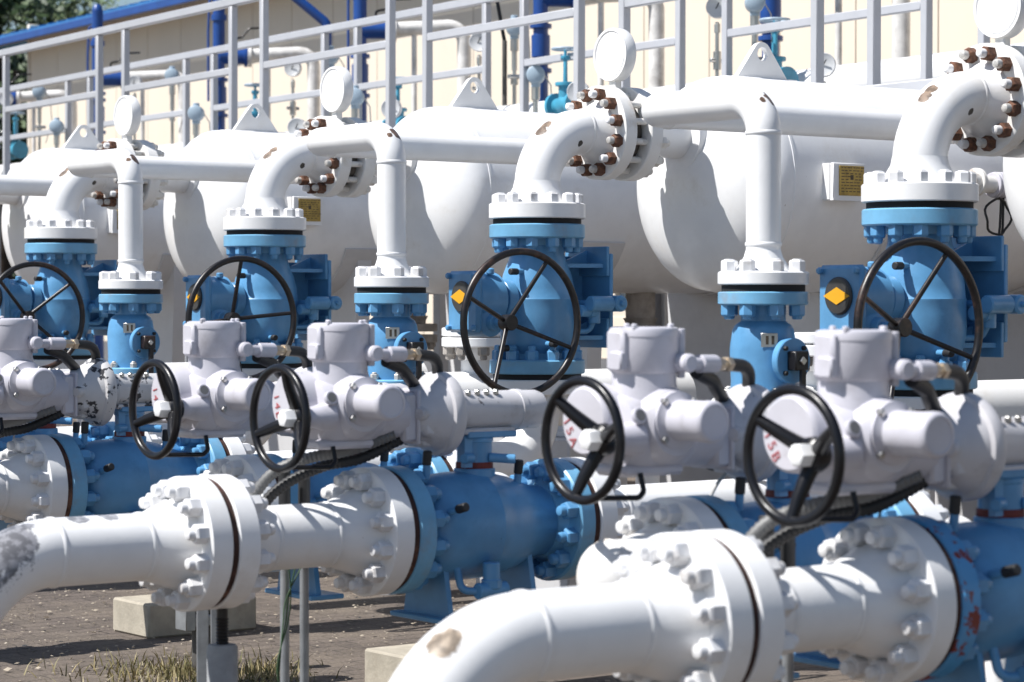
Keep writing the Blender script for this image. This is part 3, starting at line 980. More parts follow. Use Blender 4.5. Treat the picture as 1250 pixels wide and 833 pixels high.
def make_end_cap():
    """A-line: flange with a short domed end; origin at (X4, Y, 0)"""
    t = thing('capped_end', (0, 0, 0), '', 'pipe', 'white capped pipe ends')
    b = MB()
    prof = [(.08, RP), (.27, RP)] + [(.27 + .075 * math.sin(math.pi / 2 * i / 8), RP * math.cos(math.pi / 2 * i / 8)) for i in range(1, 9)]
    b.lathe(prof, (0, 0, ZL), (-1, 0, 0), 48, closed=False)
    weld_neck(b, -GAP - FT, -1)
    ring(b, (-.27, 0, ZL), (1, 0, 0), RP)
    b.build('pipe', 'flange_stained', t)
    f = flange(t, (-GAP, 0, ZL), (-1, 0, 0), FR, FT)
    bolts(f, (-GAP - FT, 0, ZL), (-1, 0, 0), .163, 12, WB)
    MB().lathe([(-GAP - .0002, .189), (GAP + .0002, .189)], (0, 0, ZL), (1, 0, 0), 56).build('gasket', 'gasket_brown', t)
    return t
ip_peel, ip_scr = make_inlet_spool('peeled_white'), make_inlet_spool('scraped_white')
ip_scr.location = (X3, YL[-1], 0); ip_scr['label'] = 'big white elbow pipe with a small scraped patch in the right foreground'
ip_peel.location = (X3, YL[0], 0); ip_peel['label'] = 'white elbow pipe with grey peeling paint at the lower left'
dup(ip_scr, (X3, YL[1], 0), 'white elbow pipe entering at the left edge behind the peeling one')
ssp = make_short_spool()
ssp.location = (X3, YL[-1], 0); ssp['label'] = 'short white flanged pipe in the right foreground before the rust-chipped valve'
dup(ssp, (X3, YL[0], 0), 'short white flanged pipe between the two flange pairs of the middle line')
dup(ssp, (X3, YL[1], 0), 'short white flanged pipe at the left edge before the far blue valve')
de = make_end_cap()
de.location = (X4, YL[-1] + DYA, 0); de['label'] = 'white domed pipe end just behind the nearest flange pair'
dup(de, (X4, YL[0] + DYA, 0), 'white domed pipe end behind the middle flange pair')
dup(de, (X4, YL[1] + DYA, 0), 'white domed pipe end at the left edge, mostly hidden')

def make_outlet_spool():
    """B-line: flange after the ball valve, run, small riser tee, elbow up to the standing valve; origin (X5, Y, 0)"""
    t = thing('outlet_pipe', (0, 0, 0), '', 'pipe', 'white outlet pipes rising to the standing valves')
    b = MB()
    xb, xs = XB - X5, XS - X5
    zb = ZBOT - .012
    b.tube(fillet([(.08, 0, ZL), (xb, 0, ZL), (xb, 0, zb - .08)], .22, 16), RP, 48)
    weld_neck(b, GAP + FT, 1)
    b.lathe([(0, .140), (.02, .130), (.07, RP + .006), (.09, RP)], (xb, 0, zb - .066), (0, 0, -1), 48, closed=False)
    b.cyl((xs, 0, ZL + .02), (0, 0, 1), .06, 1.30 - ZL - .04, 32)
    b.lathe([(0, .095), (.02, .09), (.06, .062)], (xs, 0, 1.285 - .045), (0, 0, -1), 40, closed=False)
    b.lathe([(0, .085), (.03, .066)], (xs, 0, ZL + .09), (0, 0, 1), 40, closed=False)
    ring(b, (.22, 0, ZL), (1, 0, 0), RP)
    b.build('pipe', 'white_paint', t)
    f = flange(t, (GAP, 0, ZL), (1, 0, 0), FR, FT); bolts(f, (GAP + FT, 0, ZL), (1, 0, 0), .163, 12, WB)
    f = flange(t, (xb, 0, zb), (0, 0, -1), .21, .066); bolts(f, (xb, 0, zb - .066), (0, 0, -1), .172, 12, WB, tail=.11)
    f = flange(t, (xs, 0, 1.285), (0, 0, -1), .157, .045); bolts(f, (xs, 0, 1.24), (0, 0, -1), .127, 8, WB, .85, tail=.08)
    MB().lathe([(-GAP - .0002, .189), (GAP + .0002, .189)], (0, 0, ZL), (1, 0, 0), 56).build('gasket', 'gasket_brown', t)
    MB().lathe([(0, .194), (.024, .194)], (xb, 0, zb), (0, 0, 1), 48).build('gasket', 'gasket_black', t)
    return t
osp = make_outlet_spool()
olab = {-1: 'white outlet pipe of the nearest line, mostly outside the right edge', 0: 'white outlet pipe running right behind the nearest flanges', 1: 'white outlet pipe with bright elbow below the central standing valve',
        2: 'white outlet pipe at the left below the small lever valve', 3: 'white outlet pipe in the farthest row at the left edge'}
for i, k in enumerate((0, 1, 2, 3)):
    if i == 0: osp.location = (X5, YL[k], 0); osp['label'] = olab[k]
    else: dup(osp, (X5, YL[k], 0), olab[k])
def make_a_outlet():
    t = thing('outlet_stub', (0, 0, 0), '', 'pipe', 'white outlet ends behind')
    b = MB()
    b.lathe([(.08, RP), (.30, RP)] + [(.30 + .075 * math.sin(math.pi / 2 * q / 8), RP * math.cos(math.pi / 2 * q / 8)) for q in range(1, 9)], (0, 0, ZL), (1, 0, 0), 40, closed=False)
    weld_neck(b, GAP + FT, 1)
    b.build('pipe', 'white_paint', t)
    f = flange(t, (GAP, 0, ZL), (1, 0, 0), FR, FT); bolts(f, (GAP + FT, 0, ZL), (1, 0, 0), .163, 12, WB)
    MB().lathe([(-GAP - .0002, .189), (GAP + .0002, .189)], (0, 0, ZL), (1, 0, 0), 56).build('gasket', 'gasket_brown', t)
    return t
aos = make_a_outlet()
aos.location = (X5, YL[-1] + DYA, 0); aos['label'] = 'white flanged pipe end behind the nearest valve at the right'
dup(aos, (X5, YL[0] + DYA, 0), 'white flanged pipe end behind the central ball valve')
dup(aos, (X5, YL[1] + DYA, 0), 'white flanged pipe end behind the far left ball valve')

dup(osp, (X5, YL[-1], 0), olab[-1])
# the next line to the left, just beyond the frame, so that the outlet pipe is not left open
dup(bv, (X4 + .0105, YL[2], ZL), 'blue ball valve of the next line, just beyond the left edge')
dup(ssp, (X3, YL[2], 0), 'short white flanged pipe of the next line, just beyond the left edge')
dup(ip_scr, (X3, YL[2], 0), 'white elbow pipe of the next line, just beyond the left edge')
dup(act_proto[True], (STEM, YL[2], 0), 'grey actuator of the next line, just beyond the left edge')
# ------------------------------------------------------------------ standing manual valves with handwheels
def make_manual_valve(spoke):
    t = thing('manual_valve', (0, 0, 0), '', 'valve', 'blue standing valves with black handwheels')
    L = ZTOP - ZBOT - .024
    holder = MB()
    # build in the lying frame, then turn every part upright: x->Z, z->-X, y->Y
    before = set(o.name for o in col.objects)
    valve_parts(t, L, .21)
    Mv = Matrix(((0, 0, -1, 0), (0, 1, 0, 0), (1, 0, 0, ZBOT + .012), (0, 0, 0, 1)))
    for ch in list(t.children):
        ch.matrix_local = Mv @ ch.matrix_local
    zc = ZBOT + .012 + .345 * L / .69
    # foot backing plate (feet point to +X)
    MB().box((.300, 0, zc + .02), (.02, .30, .36), bev=.004).build('foot_plate', 'blue_paint', t)
    MB().box((.215, .055, zc + .02), (.165, .016, .34), bev=.003).build('foot_web', 'blue_paint', t)
    dr = MB()
    dr.cyl((.13, -.205, zc - .02), (1, 0, 0), .034, .12, 28, .005)
    dr.cyl((.285, -.165, zc - .02), (0, -1, 0), .036, .075, 28, .008)
    dr.cyl((.24, -.205, zc - .02), (1, 0, 0), .022, .03, 20)
    dr.cyl((.285, -.235, zc - .02), (0, -1, 0), .012, .02, 6)
    dr.cyl((.16, -.205, zc - .02), (0, 1, 0), .016, .12, 14)
    dr.build('vent_valve', 'blue_paint', t)
    gx = -.40
    gbx = MB()
    gbx.cyl((-.16, 0, zc), (-1, 0, 0), .085, .05, 36)
    gbx.cyl((-.20, 0, zc), (-1, 0, 0), .062, .06, 36)
    gbx.cyl((-.235, 0, zc), (-1, 0, 0), .115, .15, 40, .01)
    gbx.box((gx + .012, 0, zc - .012), (.035, .225, .265), bev=.014)
    gbx.lathe([(-.105, .045), (-.095, .062), (.10, .062), (.11, .05)], (-.32, 0, zc - .10), (0, 1, 0), 32)
    for s, q in ((-1, .105), (1, .08)):
        gbx.cyl((-.30, s * .06, zc + q), (0, 0, 1), .018, .028, 14, .005)
    gbx.cyl((-.32, -.09, zc - .10), (0, -1, 0), .036, .05, 24)
    gbx.cyl((-.32, -.13, zc - .10), (0, -1, 0), .018, .075, 20)
    gb = gbx.build('gearbox', 'blue_paint', t)
    for sy in (-1, 1):
        for sz in (-1, 1):
            o = link('bolt', bolt_mesh(('blue_paint', 'blue_paint'), .45, .004), gb)
            o.location = (gx - .005, sy * .09, zc - .012 + sz * .112); o.rotation_euler = (0, R_(-90), 0)
    ind = MB()
    ind.lathe([(0, .068), (.006, .068), (.012, .062), (.013, 0)], (gx - .005, 0, zc + .01), (-1, 0, 0), 40)
    io = ind.build('indicator', 'indicator_black', gb)
    ym = MB().prism([(-.066, 0), (0, .031), (.066, 0), (0, -.031)], (gx - .0195, 0, zc + .01), (0, 1, 0), (0, 0, 1), .002)
    ym.build('yellow_mark', 'yellow_mark', gb)
    # handwheel on the worm shaft, axis -Y
    hx, hz = -.32, zc - .10
    hw = MB()
    n = 64
    hw.tube([(hx + .300 * math.cos(2 * math.pi * i / n), -.31, hz + .300 * math.sin(2 * math.pi * i / n)) for i in range(n)], .0155, 14, closed=True)
    hub = Vector((hx, -.215, hz))
    for i in range(4):
        a = R_(spoke + 90 * i + (6 if i % 2 else 0))
        dv = Vector((math.cos(a), 0, math.sin(a)))
        hw.tube([hub + dv * .015, hub + dv * .05 + Vector((0, -.012, 0)), hub + dv * .298 + Vector((0, -.092, 0))], [.0105, .0105, .0095], 10)
    hw.cyl((hx, -.185, hz), (0, -1, 0), .034, .06, 24)
    hw.build('handwheel', 'black_worn', t)
    return t
mv0 = make_manual_valve(62)
mlab = {0: 'blue standing valve with black handwheel and yellow diamond indicator at the right',
        1: 'blue standing valve with large black handwheel in the centre of the picture',
        2: 'blue standing valve with black handwheel left of the centre',
        3: 'blue standing valve at the left edge, its handwheel cut by the frame'}
mv = {0: mv0}
mv0.location = (XB, YL[0], 0); mv0['label'] = mlab[0]
for k in (1, 2, 3):
    mv[k] = dup(mv0, (XB, YL[k], 0), mlab[k])
for k, rot in ((1, 0), (2, -28), (3, 22)):
    for ch in mv[k].children:
        if ch.name.startswith('handwheel'):
            zc = ZBOT + .012 + .345 * (ZTOP - ZBOT - .024) / .69
            q = Quaternion((0, 1, 0), R_(rot)); c = Vector((-.32, 0, zc - .10))
            ch.rotation_mode = 'QUATERNION'; ch.rotation_quaternion = q; ch.location = c - q @ c
# another one far behind, seen below the vessels
fp = at(842, 372, 19.0)
dup(mv0, (fp.x + .36, fp.y, 0), 'small distant blue valve with yellow diamond seen under the vessel')
sp_m = MB().cyl((0, 0, 0), (0, 0, 1), .10, ZBOT - .05, 28).cyl((0, 0, ZBOT - .07), (0, 0, 1), .21, .066, 48).mesh('valve_stand', 'white_paint')
o = link('valve_stand', sp_m, None, (fp.x + .36, fp.y, 0)); tag(o, 'white pipe stand below the distant blue valve under the vessel', 'pipe')

# ------------------------------------------------------------------ elbows from standing valves to the vessels, spectacle blinds
def make_top_elbow():
    t = thing('vessel_elbow', (0, 0, 0), '', 'pipe', 'white elbows into the vessels')
    b = MB()
    zb = ZTOP + .012
    R = .25
    pts = fillet([(0, 0, zb + .08), (0, 0, NZ), (.28, 0, NZ)], R, 20)
    n = len(pts)
    b.tube(pts, .100, 48)
    b.lathe([(0, .145), (.015, .138), (.07, .106), (.10, .1005)], (0, 0, zb + .068), (0, 0, 1), 48, closed=False)
    b.lathe([(0, .140), (.015, .132), (.055, .106), (.08, .1005)], (.33, 0, NZ), (-1, 0, 0), 48, closed=False)
    ring(b, (0, 0, NZ - R - .0), (0, 0, 1), .1); ring(b, (R, 0, NZ), (1, 0, 0), .1)
    b.build('pipe', 'elbow_white', t)
    f = flange(t, (0, 0, zb), (0, 0, 1), .212, .068); bolts(f, (0, 0, zb + .068), (0, 0, 1), .174, 12, WB, tip=.004, tail=.11)
    MB().lathe([(0, .194), (.024, .194)], (0, 0, ZTOP - .012), (0, 0, 1), 48).build('gasket', 'gasket_black', t)
    f = flange(t, (.40, 0, NZ), (-1, 0, 0), .21, .07, 'flange_stained')
    bolts(f, (.33, 0, NZ), (-1, 0, 0), .172, 6, RB, 1.0, .026, phase=.25, name='rusty_bolt')
    bolts(f, (.33, 0, NZ), (-1, 0, 0), .172, 6, ('rusty', 'white_bolt'), 1.0, .03, phase=.75, name='rusty_bolt')
    me = MB().cyl((0, 0, 0), (1, 0, 0), .0155, .086, 14).mesh('stud', 'white_bolt_dirty')
    for i in range(12):
        a = 2 * math.pi * (i + .5) / 12
        o = link('stud', me, f); o.location = (.397, .172 * math.sin(a), NZ + .172 * math.cos(a))
    return t
te = make_top_elbow()
tlab = {0: 'white elbow with rusty bolts at the right edge above the standing valve', 1: 'white elbow ending in rusty bolted flanges in the upper centre',
        2: 'white elbow with rusty bolts left of the centre, behind the pipe riser', 3: 'white elbow at the upper left above the leftmost standing valve'}
def make_blind():
    t = thing('spectacle_blind', (0, 0, 0), '', 'blind flange', 'white spectacle blinds')
    b = MB()
    b.lathe([(0, .118), (.004, .120), (.048, .120), (.052, .118), (.052, 0)], (.414, 0, NZ + .352), (1, 0, 0), 56)
    b.lathe([(0, .118), (-.006, .117), (-.006, .107), (.0, .105)], (.414, 0, NZ + .352), (1, 0, 0), 56, closed=False)
    b.lathe([(-.004, 0), (-.004, .098), (.0, .101)], (.414, 0, NZ + .352), (1, 0, 0), 56, closed=False)
    b.build('disc', 'white_paint', t)
    MB().box((.44, 0, NZ + .20), (.04, .05, .09), bev=.006).build('web', 'flange_stained', t)
    MB().lathe([(.408, .148), (.412, .150), (.468, .150), (.472, .148)], (0, 0, NZ), (1, 0, 0), 48).build('ring', 'gap_grime', t)
    return t
sb = make_blind()
slab = {0: 'white disc of the blind plate cut by the top right corner', 1: 'white blind plate disc above the rusty flanges in the upper centre',
        2: 'white blind plate disc left of the centre above the elbow', 3: 'white blind plate disc at the upper left'}
for k in (0, 1, 2, 3):
    if k == 0:
        te.location = (XB, YL[k], 0); te['label'] = tlab[k]; sb.location = (XB, YL[k], 0); sb['label'] = slab[k]
    else:
        dup(te, (XB, YL[k], 0), tlab[k]); dup(sb, (XB, YL[k], 0), slab[k])

# ------------------------------------------------------------------ small lever valves and their risers
ZS0, ZS1 = 1.297, 1.71
def make_lever_valve():
    t = thing('lever_valve', (0, 0, 0), '', 'valve', 'small blue lever valves')
    H0, H1 = ZS0, ZS1 - .012
    b = MB()
    b.lathe([(H0 + .03, .112), (H0 + .05, .114), (H0 + .09, .112), (H0 + .20, .116), (H0 + .22, .114), (H0 + .27, .106), (H0 + .285, .098), (H0 + .30, .078), (H1 - .02, .076)], (0, 0, 0), (0, 0, 1), 56)
    b.build('body', 'blue_paint', t)
    f = flange(t, (0, 0, H1), (0, 0, -1), .157, .046, 'blue_flange_paint')
    bolts(f, (0, 0, H1 - .046), (0, 0, -1), .127, 8, BB, .95, .012)
    f = flange(t, (0, 0, H0), (0, 0, 1), .157, .04, 'blue_flange_paint')
    bolts(f, (0, 0, H0 + .04), (0, 0, 1), .130, 8, ('stud_tip', 'stud_tip'), .6, .012)
    c = MB()
    zc = H0 + .165
    c.cyl((0, -.09, zc), (0, -1, 0), .045, .05, 28)
    c.cyl((0, -.125, zc), (0, -1, 0), .078, .03, 40)
    co = c.build('side_cover', 'blue_paint', t)
    for i in range(4):
        a = R_(45 + 90 * i)
        o = link('bolt', bolt_mesh(('black_rubber', 'black_rubber'), .3, .004), co)
        o.location = (.06 * math.cos(a), -.154, zc + .06 * math.sin(a)); o.rotation_euler = (R_(90), 0, 0)
    l = MB()
    l.box((0, -.175, zc), (.062, .045, .066), bev=.004)
    l.box((.008, -.19, zc - .11), (.026, .012, .17), bev=.003)
    l.tube([(.012, -.19, zc - .18), (.03, -.20, zc - .25)], .012, 10, 1)
    lo = l.build('lever', ['black_worn', 'rusty'], t)
    MB().box((0, -.20, zc), (.022, .012, .022), rot=Matrix.Rotation(R_(45), 3, 'Y'), bev=.002).build('spindle', 'stainless', lo)
    n = MB().box((0, 0, 0), (.058, .003, .048), bev=.001)
    no = n.build('tag_plate', 'stainless', t)
    a = R_(238); no.location = (.116 * math.cos(a), .116 * math.sin(a), zc + .07); no.rotation_euler = (0, 0, a + R_(90))
    pm = MB().box((-.008, 0, 0), (.010, .001, .03)).box((.012, 0, 0), (.010, .001, .03)).mesh('tag_print', 'dark_ink')
    po = link('tag_print', pm, no); po.location = (0, -.002, 0)
    return t
lv = make_lever_valve()
llab = {0: 'small blue lever valve below the right-hand white riser', 1: 'small blue lever valve below the white riser left of the centre', 2: 'small blue lever valve with rusty lever at the left'}
ZR = 2.363
def make_riser():
    t = thing('riser_pipe', (0, 0, 0), '', 'pipe', 'white riser pipes bending along the vessels')
    z0 = ZS1 + .012
    b = MB()
    r = .0605
    dy = .64
    b.tube(fillet([(0, 0, z0 + .05), (0, 0, ZR), (0, dy, ZR), (4.2, dy, ZR)], .115, 14), r, 40)
    b.lathe([(0, .098), (.012, .092), (.05, .068), (.075, r)], (0, 0, z0 + .046), (0, 0, 1), 40, closed=False)
    for p, d in (((0, 0, ZR - .115), (0, 0, 1)), ((0, 0, z0 + .14), (0, 0, 1)), ((.115, dy, ZR), (1, 0, 0))):
        ring(b, p, d, r)
    b.build('pipe', 'riser_white', t)
    f = flange(t, (0, 0, z0), (0, 0, 1), .158, .046)
    bolts(f, (0, 0, z0 + .046), (0, 0, 1), .127, 8, WB, .95, .004, tail=.08)
    MB().lathe([(0, .145), (.024, .145)], (0, 0, ZS1 - .012), (0, 0, 1), 48).build('gasket', 'gasket_black', t)
    return t
rs = make_riser()
rlab = {0: 'white riser pipe with brown scrape right of the centre, bending along the vessel', 1: 'white riser pipe with brown scrape left of the centre', 2: 'white riser pipe with brown scrape at the left', 3: 'white pipe along the vessel at the left edge, its riser out of view'}
for k in (0, 1, 2, 3):
    if k == 0: lv.location = (XS, YL[k], 0); lv['label'] = llab[k]; rs.location = (XS, YL[k], 0); rs['label'] = rlab[k]
    else:
        if k < 3: dup(lv, (XS, YL[k], 0), llab[k])
        dup(rs, (XS, YL[k], 0), rlab[k])
# the far-left riser stands on a valve outside the frame
dup(lv, (XS, YL[3], 0), 'small blue lever valve in the farthest row, at the left edge')

# ------------------------------------------------------------------ low header stubs behind the standing valves
def make_stub():
    t = thing('header_stub', (0, 0, 0), '', 'pipe', 'white header stubs with blind flanges')
    b = MB()
    prof = [(6.30 + .13 - .13 * math.cos(math.pi / 2 * i / 8), .135 * math.sin(math.pi / 2 * i / 8)) for i in range(9)] + [(8.1, .135)]
    b.lathe(prof, (0, 0, 1.20), (1, 0, 0), 44)
    b.cyl((6.86, 0, 1.25), (0, 0, 1), .075, .17, 32)
    b.lathe([(0, .11), (.02, .105), (.06, .078)], (6.86, 0, 1.45), (0, 0, -1), 40, closed=False)
    b.cyl((7.9, 0, 1.1), (0, 0, -1), .06, 1.1, 24)
    b.build('pipe', 'white_paint', t)
    f = flange(t, (6.86, 0, 1.495), (0, 0, -1), .165, .045); bolts(f, (6.86, 0, 1.45), (0, 0, -1), .135, 8, ('nozzle_grey_brown', 'nozzle_grey_brown'), .95)
    f = flange(t, (6.86, 0, 1.50), (0, 0, 1), .165, .04)
    return t
hs = make_stub()
for i, k in enumerate((0, 1, 2)):
    lb = ['white capped header pipe behind the right-hand lever valve', 'white capped header pipe with flange behind the central handwheel', 'white capped header pipe behind the left-hand handwheel'][i]
    if i == 0: hs.location = (0, YL[k] + .74, 0); hs['label'] = lb
    else: dup(hs, (0, YL[k] + .74, 0), lb)

# ------------------------------------------------------------------ transmitter on the vessel flank at the right
def make_head(t, c, d, r=.055, m='instrument_blue'):
    b = MB()
    d = Vector(d).normalized()
    c = Vector(c)
    b.lathe([(-.07, r * .8), (-.065, r * .92), (-.045, r * .92), (-.04, r), (.04, r), (.045, r * .92), (.065, r * .92), (.07, r * .8)], c, d, 28)
    return b
tp = at(1203, 226, 11.8)
t = thing('flank_transmitter', (tp.x, tp.y, 0), 'grey ribbed transmitter with cable loop on the vessel at the right', 'transmitter')
b = MB()
for i in range(6):
    b.cyl((.02 + i * .016, -.02, tp.z), (1, 0, 0), .062 if i % 2 else .058, .0158, 32, .002)
b.cyl((.11, -.02, tp.z), (1, 0, 0), .05, .02, 32)
b.build('housing', 'actuator_grey', t)
b = MB()
b.cyl((-.14, -.02, tp.z + .01), (1, 0, 0), .05, .05, 32); b.cyl((-.10, -.02, tp.z + .01), (1, 0, 0), .066, .025, 32); b.cyl((-.06, -.02, tp.z), (1, 0, 0), .04, .09, 24)
b.cyl((-.10, .0, tp.z), (0, 1, 0), .03, .12, 20)
b.build('mount', 'white_bolt_dirty', t)
b = MB()
lp = [Vector((.05 + .085 * math.sin(2 * math.pi * i / 28 + .6), -.03 + .01 * math.sin(i), tp.z - .15 + .085 * math.cos(2 * math.pi * i / 28 + .6))) for i in range(27)]
b.tube([Vector((.04, -.02, tp.z - .05))] + lp, .006, 8)
b.tube([(.085, -.02, tp.z - .05), (.075, -.02, tp.z - .2), (.04, -.01, tp.z - .48)], .006, 8)
b.tube([(.10, -.02, tp.z - .05), (.095, -.02, tp.z - .2), (.06, -.01, tp.z - .48)], .006, 8)
b.build('cable', 'black_rubber', t)

# ------------------------------------------------------------------ pipes and instruments behind the vessels
HOFF = 2.05
def hdr():
    p0, _ = rail_pt(-60, HOFF); p1, _ = rail_pt(1330, HOFF)
    t = thing('header_pipe', (p1.x, p1.y, 0), 'long white header pipe running behind the railings', 'pipe')
    L = (p0 - p1).length
    z = 3.13
    b = MB()
    b.lathe([(0, .125), (L * .62, .125)], (0, 0, z), (RD.x, RD.y, 0), 40)
    for s in (.12, .27, .41, .55):
        ring(b, (RD.x * L * s, RD.y * L * s, z), (RD.x, RD.y, 0), .125)
    b.build('bare_section', 'white_paint', t)
    b = MB()
    o = Vector((RD.x, RD.y, 0)) * (L * .62)
    b.lathe([(0, .10), (.01, .142), (L * .38, .142)], o + Vector((0, 0, z)), (RD.x, RD.y, 0), 40)
    b.build('insulated_section', 'insulation', t)
    for i in range(9):
        q = MB()
        c = Vector((RD.x, RD.y, 0)) * (L * (i + .5) / 9)
        q.box(c + Vector((0, 0, (z - .125) / 2)), (.10, .10, z - .128), bev=.005)
        q.build('stand', 'rail_grey', t)
hdr()

def make_gauge():
    t = thing('pressure_gauge', (0, 0, 0), '', 'gauge', 'pressure gauges behind the vessels')
    b = MB()
    b.cyl((0, 0, -.55), (0, 0, 1), .011, .47, 12)
    b.cyl((0, 0, -.34), (0, 0, 1), .022, .10, 12); b.cyl((-.05, 0, -.29), (1, 0, 0), .012, .10, 10); b.cyl((0, 0, -.14), (0, 0, 1), .017, .05, 6)
    b.build('stem', 'stainless', t)
    c = MB()
    c.lathe([(-.03, .052), (-.026, .060), (.018, .060), (.022, .056), (.019, .052), (.019, 0)], (0, 0, 0), (-.75, -.66, 0), 36)
    co = c.build('case', 'dial_white', t)
    n = MB().box((-.017, -.015, 0), (.004, .004, .06), rot=Matrix.Rotation(R_(40), 3, 'X'))
    n.build('needle', 'black_paint', co)
    return t
def make_transmitter():
    t = thing('transmitter', (0, 0, 0), '', 'transmitter', 'blue-grey transmitters behind the vessels')
    b = make_head(t, (0, 0, 0), (-.62, -.78, 0))
    b.cyl((0, 0, -.075), (0, 0, 1), .028, .04, 20)
    b.cyl((.0, .0, .045), (0, 0, 1), .024, .028, 16)
    b.build('head', 'instrument_blue', t)
    b = MB()
    b.cyl((0, 0, -.15), (0, 0, 1), .026, .08, 8); b.cyl((0, 0, -.27), (0, 0, 1), .018, .13, 14); b.cyl((0, 0, -.65), (0, 0, 1), .013, .4, 12)
    b.cyl((-.05, 0, -.31), (1, -.3, 0), .014, .10, 10); b.cyl((0, 0, -.36), (0, 0, 1), .024, .06, 8)
    b.build('stem', 'stainless', t)
    c = MB().tube([(.05, -.02, .0), (.09, -.03, -.06), (.11, -.02, -.25), (.06, 0, -.45)], .004, 8)
    c.build('cable', 'wire_grey', t)
    return t
def make_teal():
    t = thing('hand_valve', (0, 0, 0), '', 'valve', 'teal hand valves behind the vessels')
    b = MB()
    b.lathe([(-.11, .075), (-.085, .075), (-.083, .045), (-.05, .045), (0, .062), (.05, .045), (.083, .045), (.085, .075), (.11, .075)], (0, 0, -.28), (RD.x, RD.y, 0), 28)
    b.cyl((0, 0, -.26), (0, 0, 1), .04, .10, 24); b.cyl((0, 0, -.17), (0, 0, 1), .06, .022, 24)
    for s in (-1, 1): b.tube([(s * .035 * .6, s * .03, -.15), (s * .045 * .6, s * .036, -.08), (s * .03 * .6, s * .024, -.01)], .012, 10)
    b.cyl((0, 0, -.02), (0, 0, 1), .028, .025, 20); b.cyl((0, 0, -.15), (0, 0, 1), .009, .20, 10)
    b.build('body', 'teal_paint', t)
    h = MB()
    h.tube([(.075 * math.cos(2 * math.pi * i / 32), .075 * math.sin(2 * math.pi * i / 32), .045) for i in range(32)], .008, 8, closed=True)
    for i in range(3):
        a = 2 * math.pi * i / 3 + .4
        h.tube([(0, 0, .04), (.075 * math.cos(a), .075 * math.sin(a), .045)], .006, 8)
    h.build('handwheel', 'instrument_blue', t)
    return t
gp, tpz, hv = make_gauge(), make_transmitter(), make_teal()
def place(proto, items, used=[]):
    for i, (px, py, off, lab) in enumerate(items):
        p, d = rail_pt(px, off)
        loc = (p.x, p.y, CAMH + (HOR - py) / FPX * d)
        c_ = proto if i == 0 else dup(proto, loc, lab)
        c_.location = loc; c_['label'] = lab; c_.scale = (1.3, 1.3, 1.3)
place(gp, [(8, 121, HOFF - .5, 'round gauge on a stem at the far left edge'), (165, 102, HOFF, 'pale gauge left of the second railing post pair'),
           (358, 84, HOFF, 'pale gauge above the insulated pipe left of the centre'), (585, 52, HOFF - .3, 'round gauge with dark centre above the central lifting lug'),
           (363, 156, HOFF - 1.2, 'dull gauge disc low beside the left-hand lifting lug'), (478, 133, HOFF - 1.2, 'dull gauge disc low between two railing posts'),
           (706, 113, HOFF - 1.2, 'dull gauge disc just left of the rusty bolts'), (875, 10, HOFF - .2, 'round dial gauge at the top edge right of the centre'),
           (1005, 80, HOFF - .6, 'round dial gauge right of the big lifting lug')])
place(tpz, [(49, 113, HOFF, 'blue-grey transmitter at the far left behind the railing'), (211, 93, HOFF, 'blue-grey transmitter between two white discs at the left'),
            (404, 70, HOFF - .3, 'blue-grey transmitter just above the white disc left of centre'), (240, 139, HOFF - 1.0, 'blue-grey transmitter low behind the left-hand vessel'),
            (434, 119, HOFF - 1.0, 'blue-grey transmitter low beside the disc left of centre'), (628, 34, HOFF, 'blue-grey transmitter high up right of the central lug'),
            (654, 92, HOFF - .4, 'blue-grey transmitter beside the teal hand valve'), (921, 4, HOFF, 'blue-grey transmitter at the top edge above the big lug'),
            (70, 155, HOFF - .6, 'blue-grey transmitter low at the far left')])
place(hv, [(690, 70, HOFF - .5, 'teal hand valve with wheel in the upper centre'), (486, 105, HOFF - .3, 'teal hand valve behind the railing left of centre'),
           (945, 36, HOFF - .3, 'teal hand valve behind the big lifting lug'), (312, 112, HOFF - .2, 'teal hand valve behind the left-hand lug'), (20, 145, HOFF - .4, 'teal hand valve at the far left edge')])
rod, rd_ = rail_pt(616, HOFF)
o = MB().tube([(0, 0, 0), (-.05, .06, .42)], .016, 10).build('lever_rod', 'black_paint'); o.location = (rod.x, rod.y, CAMH + (HOR - 52) / FPX * rd_)
tag(o, 'black slanted lever rod behind the transmitter at the upper centre', 'lever')
o = MB().cyl((0, 0, 0), (0, 0, 1), .02, CAMH + (HOR - 52) / FPX * rd_ + .01 - 3.25, 10).build('lever_post', 'steel_dark'); o.location = (rod.x, rod.y, 3.25)
tag(o, 'thin dark post carrying the slanted lever rod', 'post')

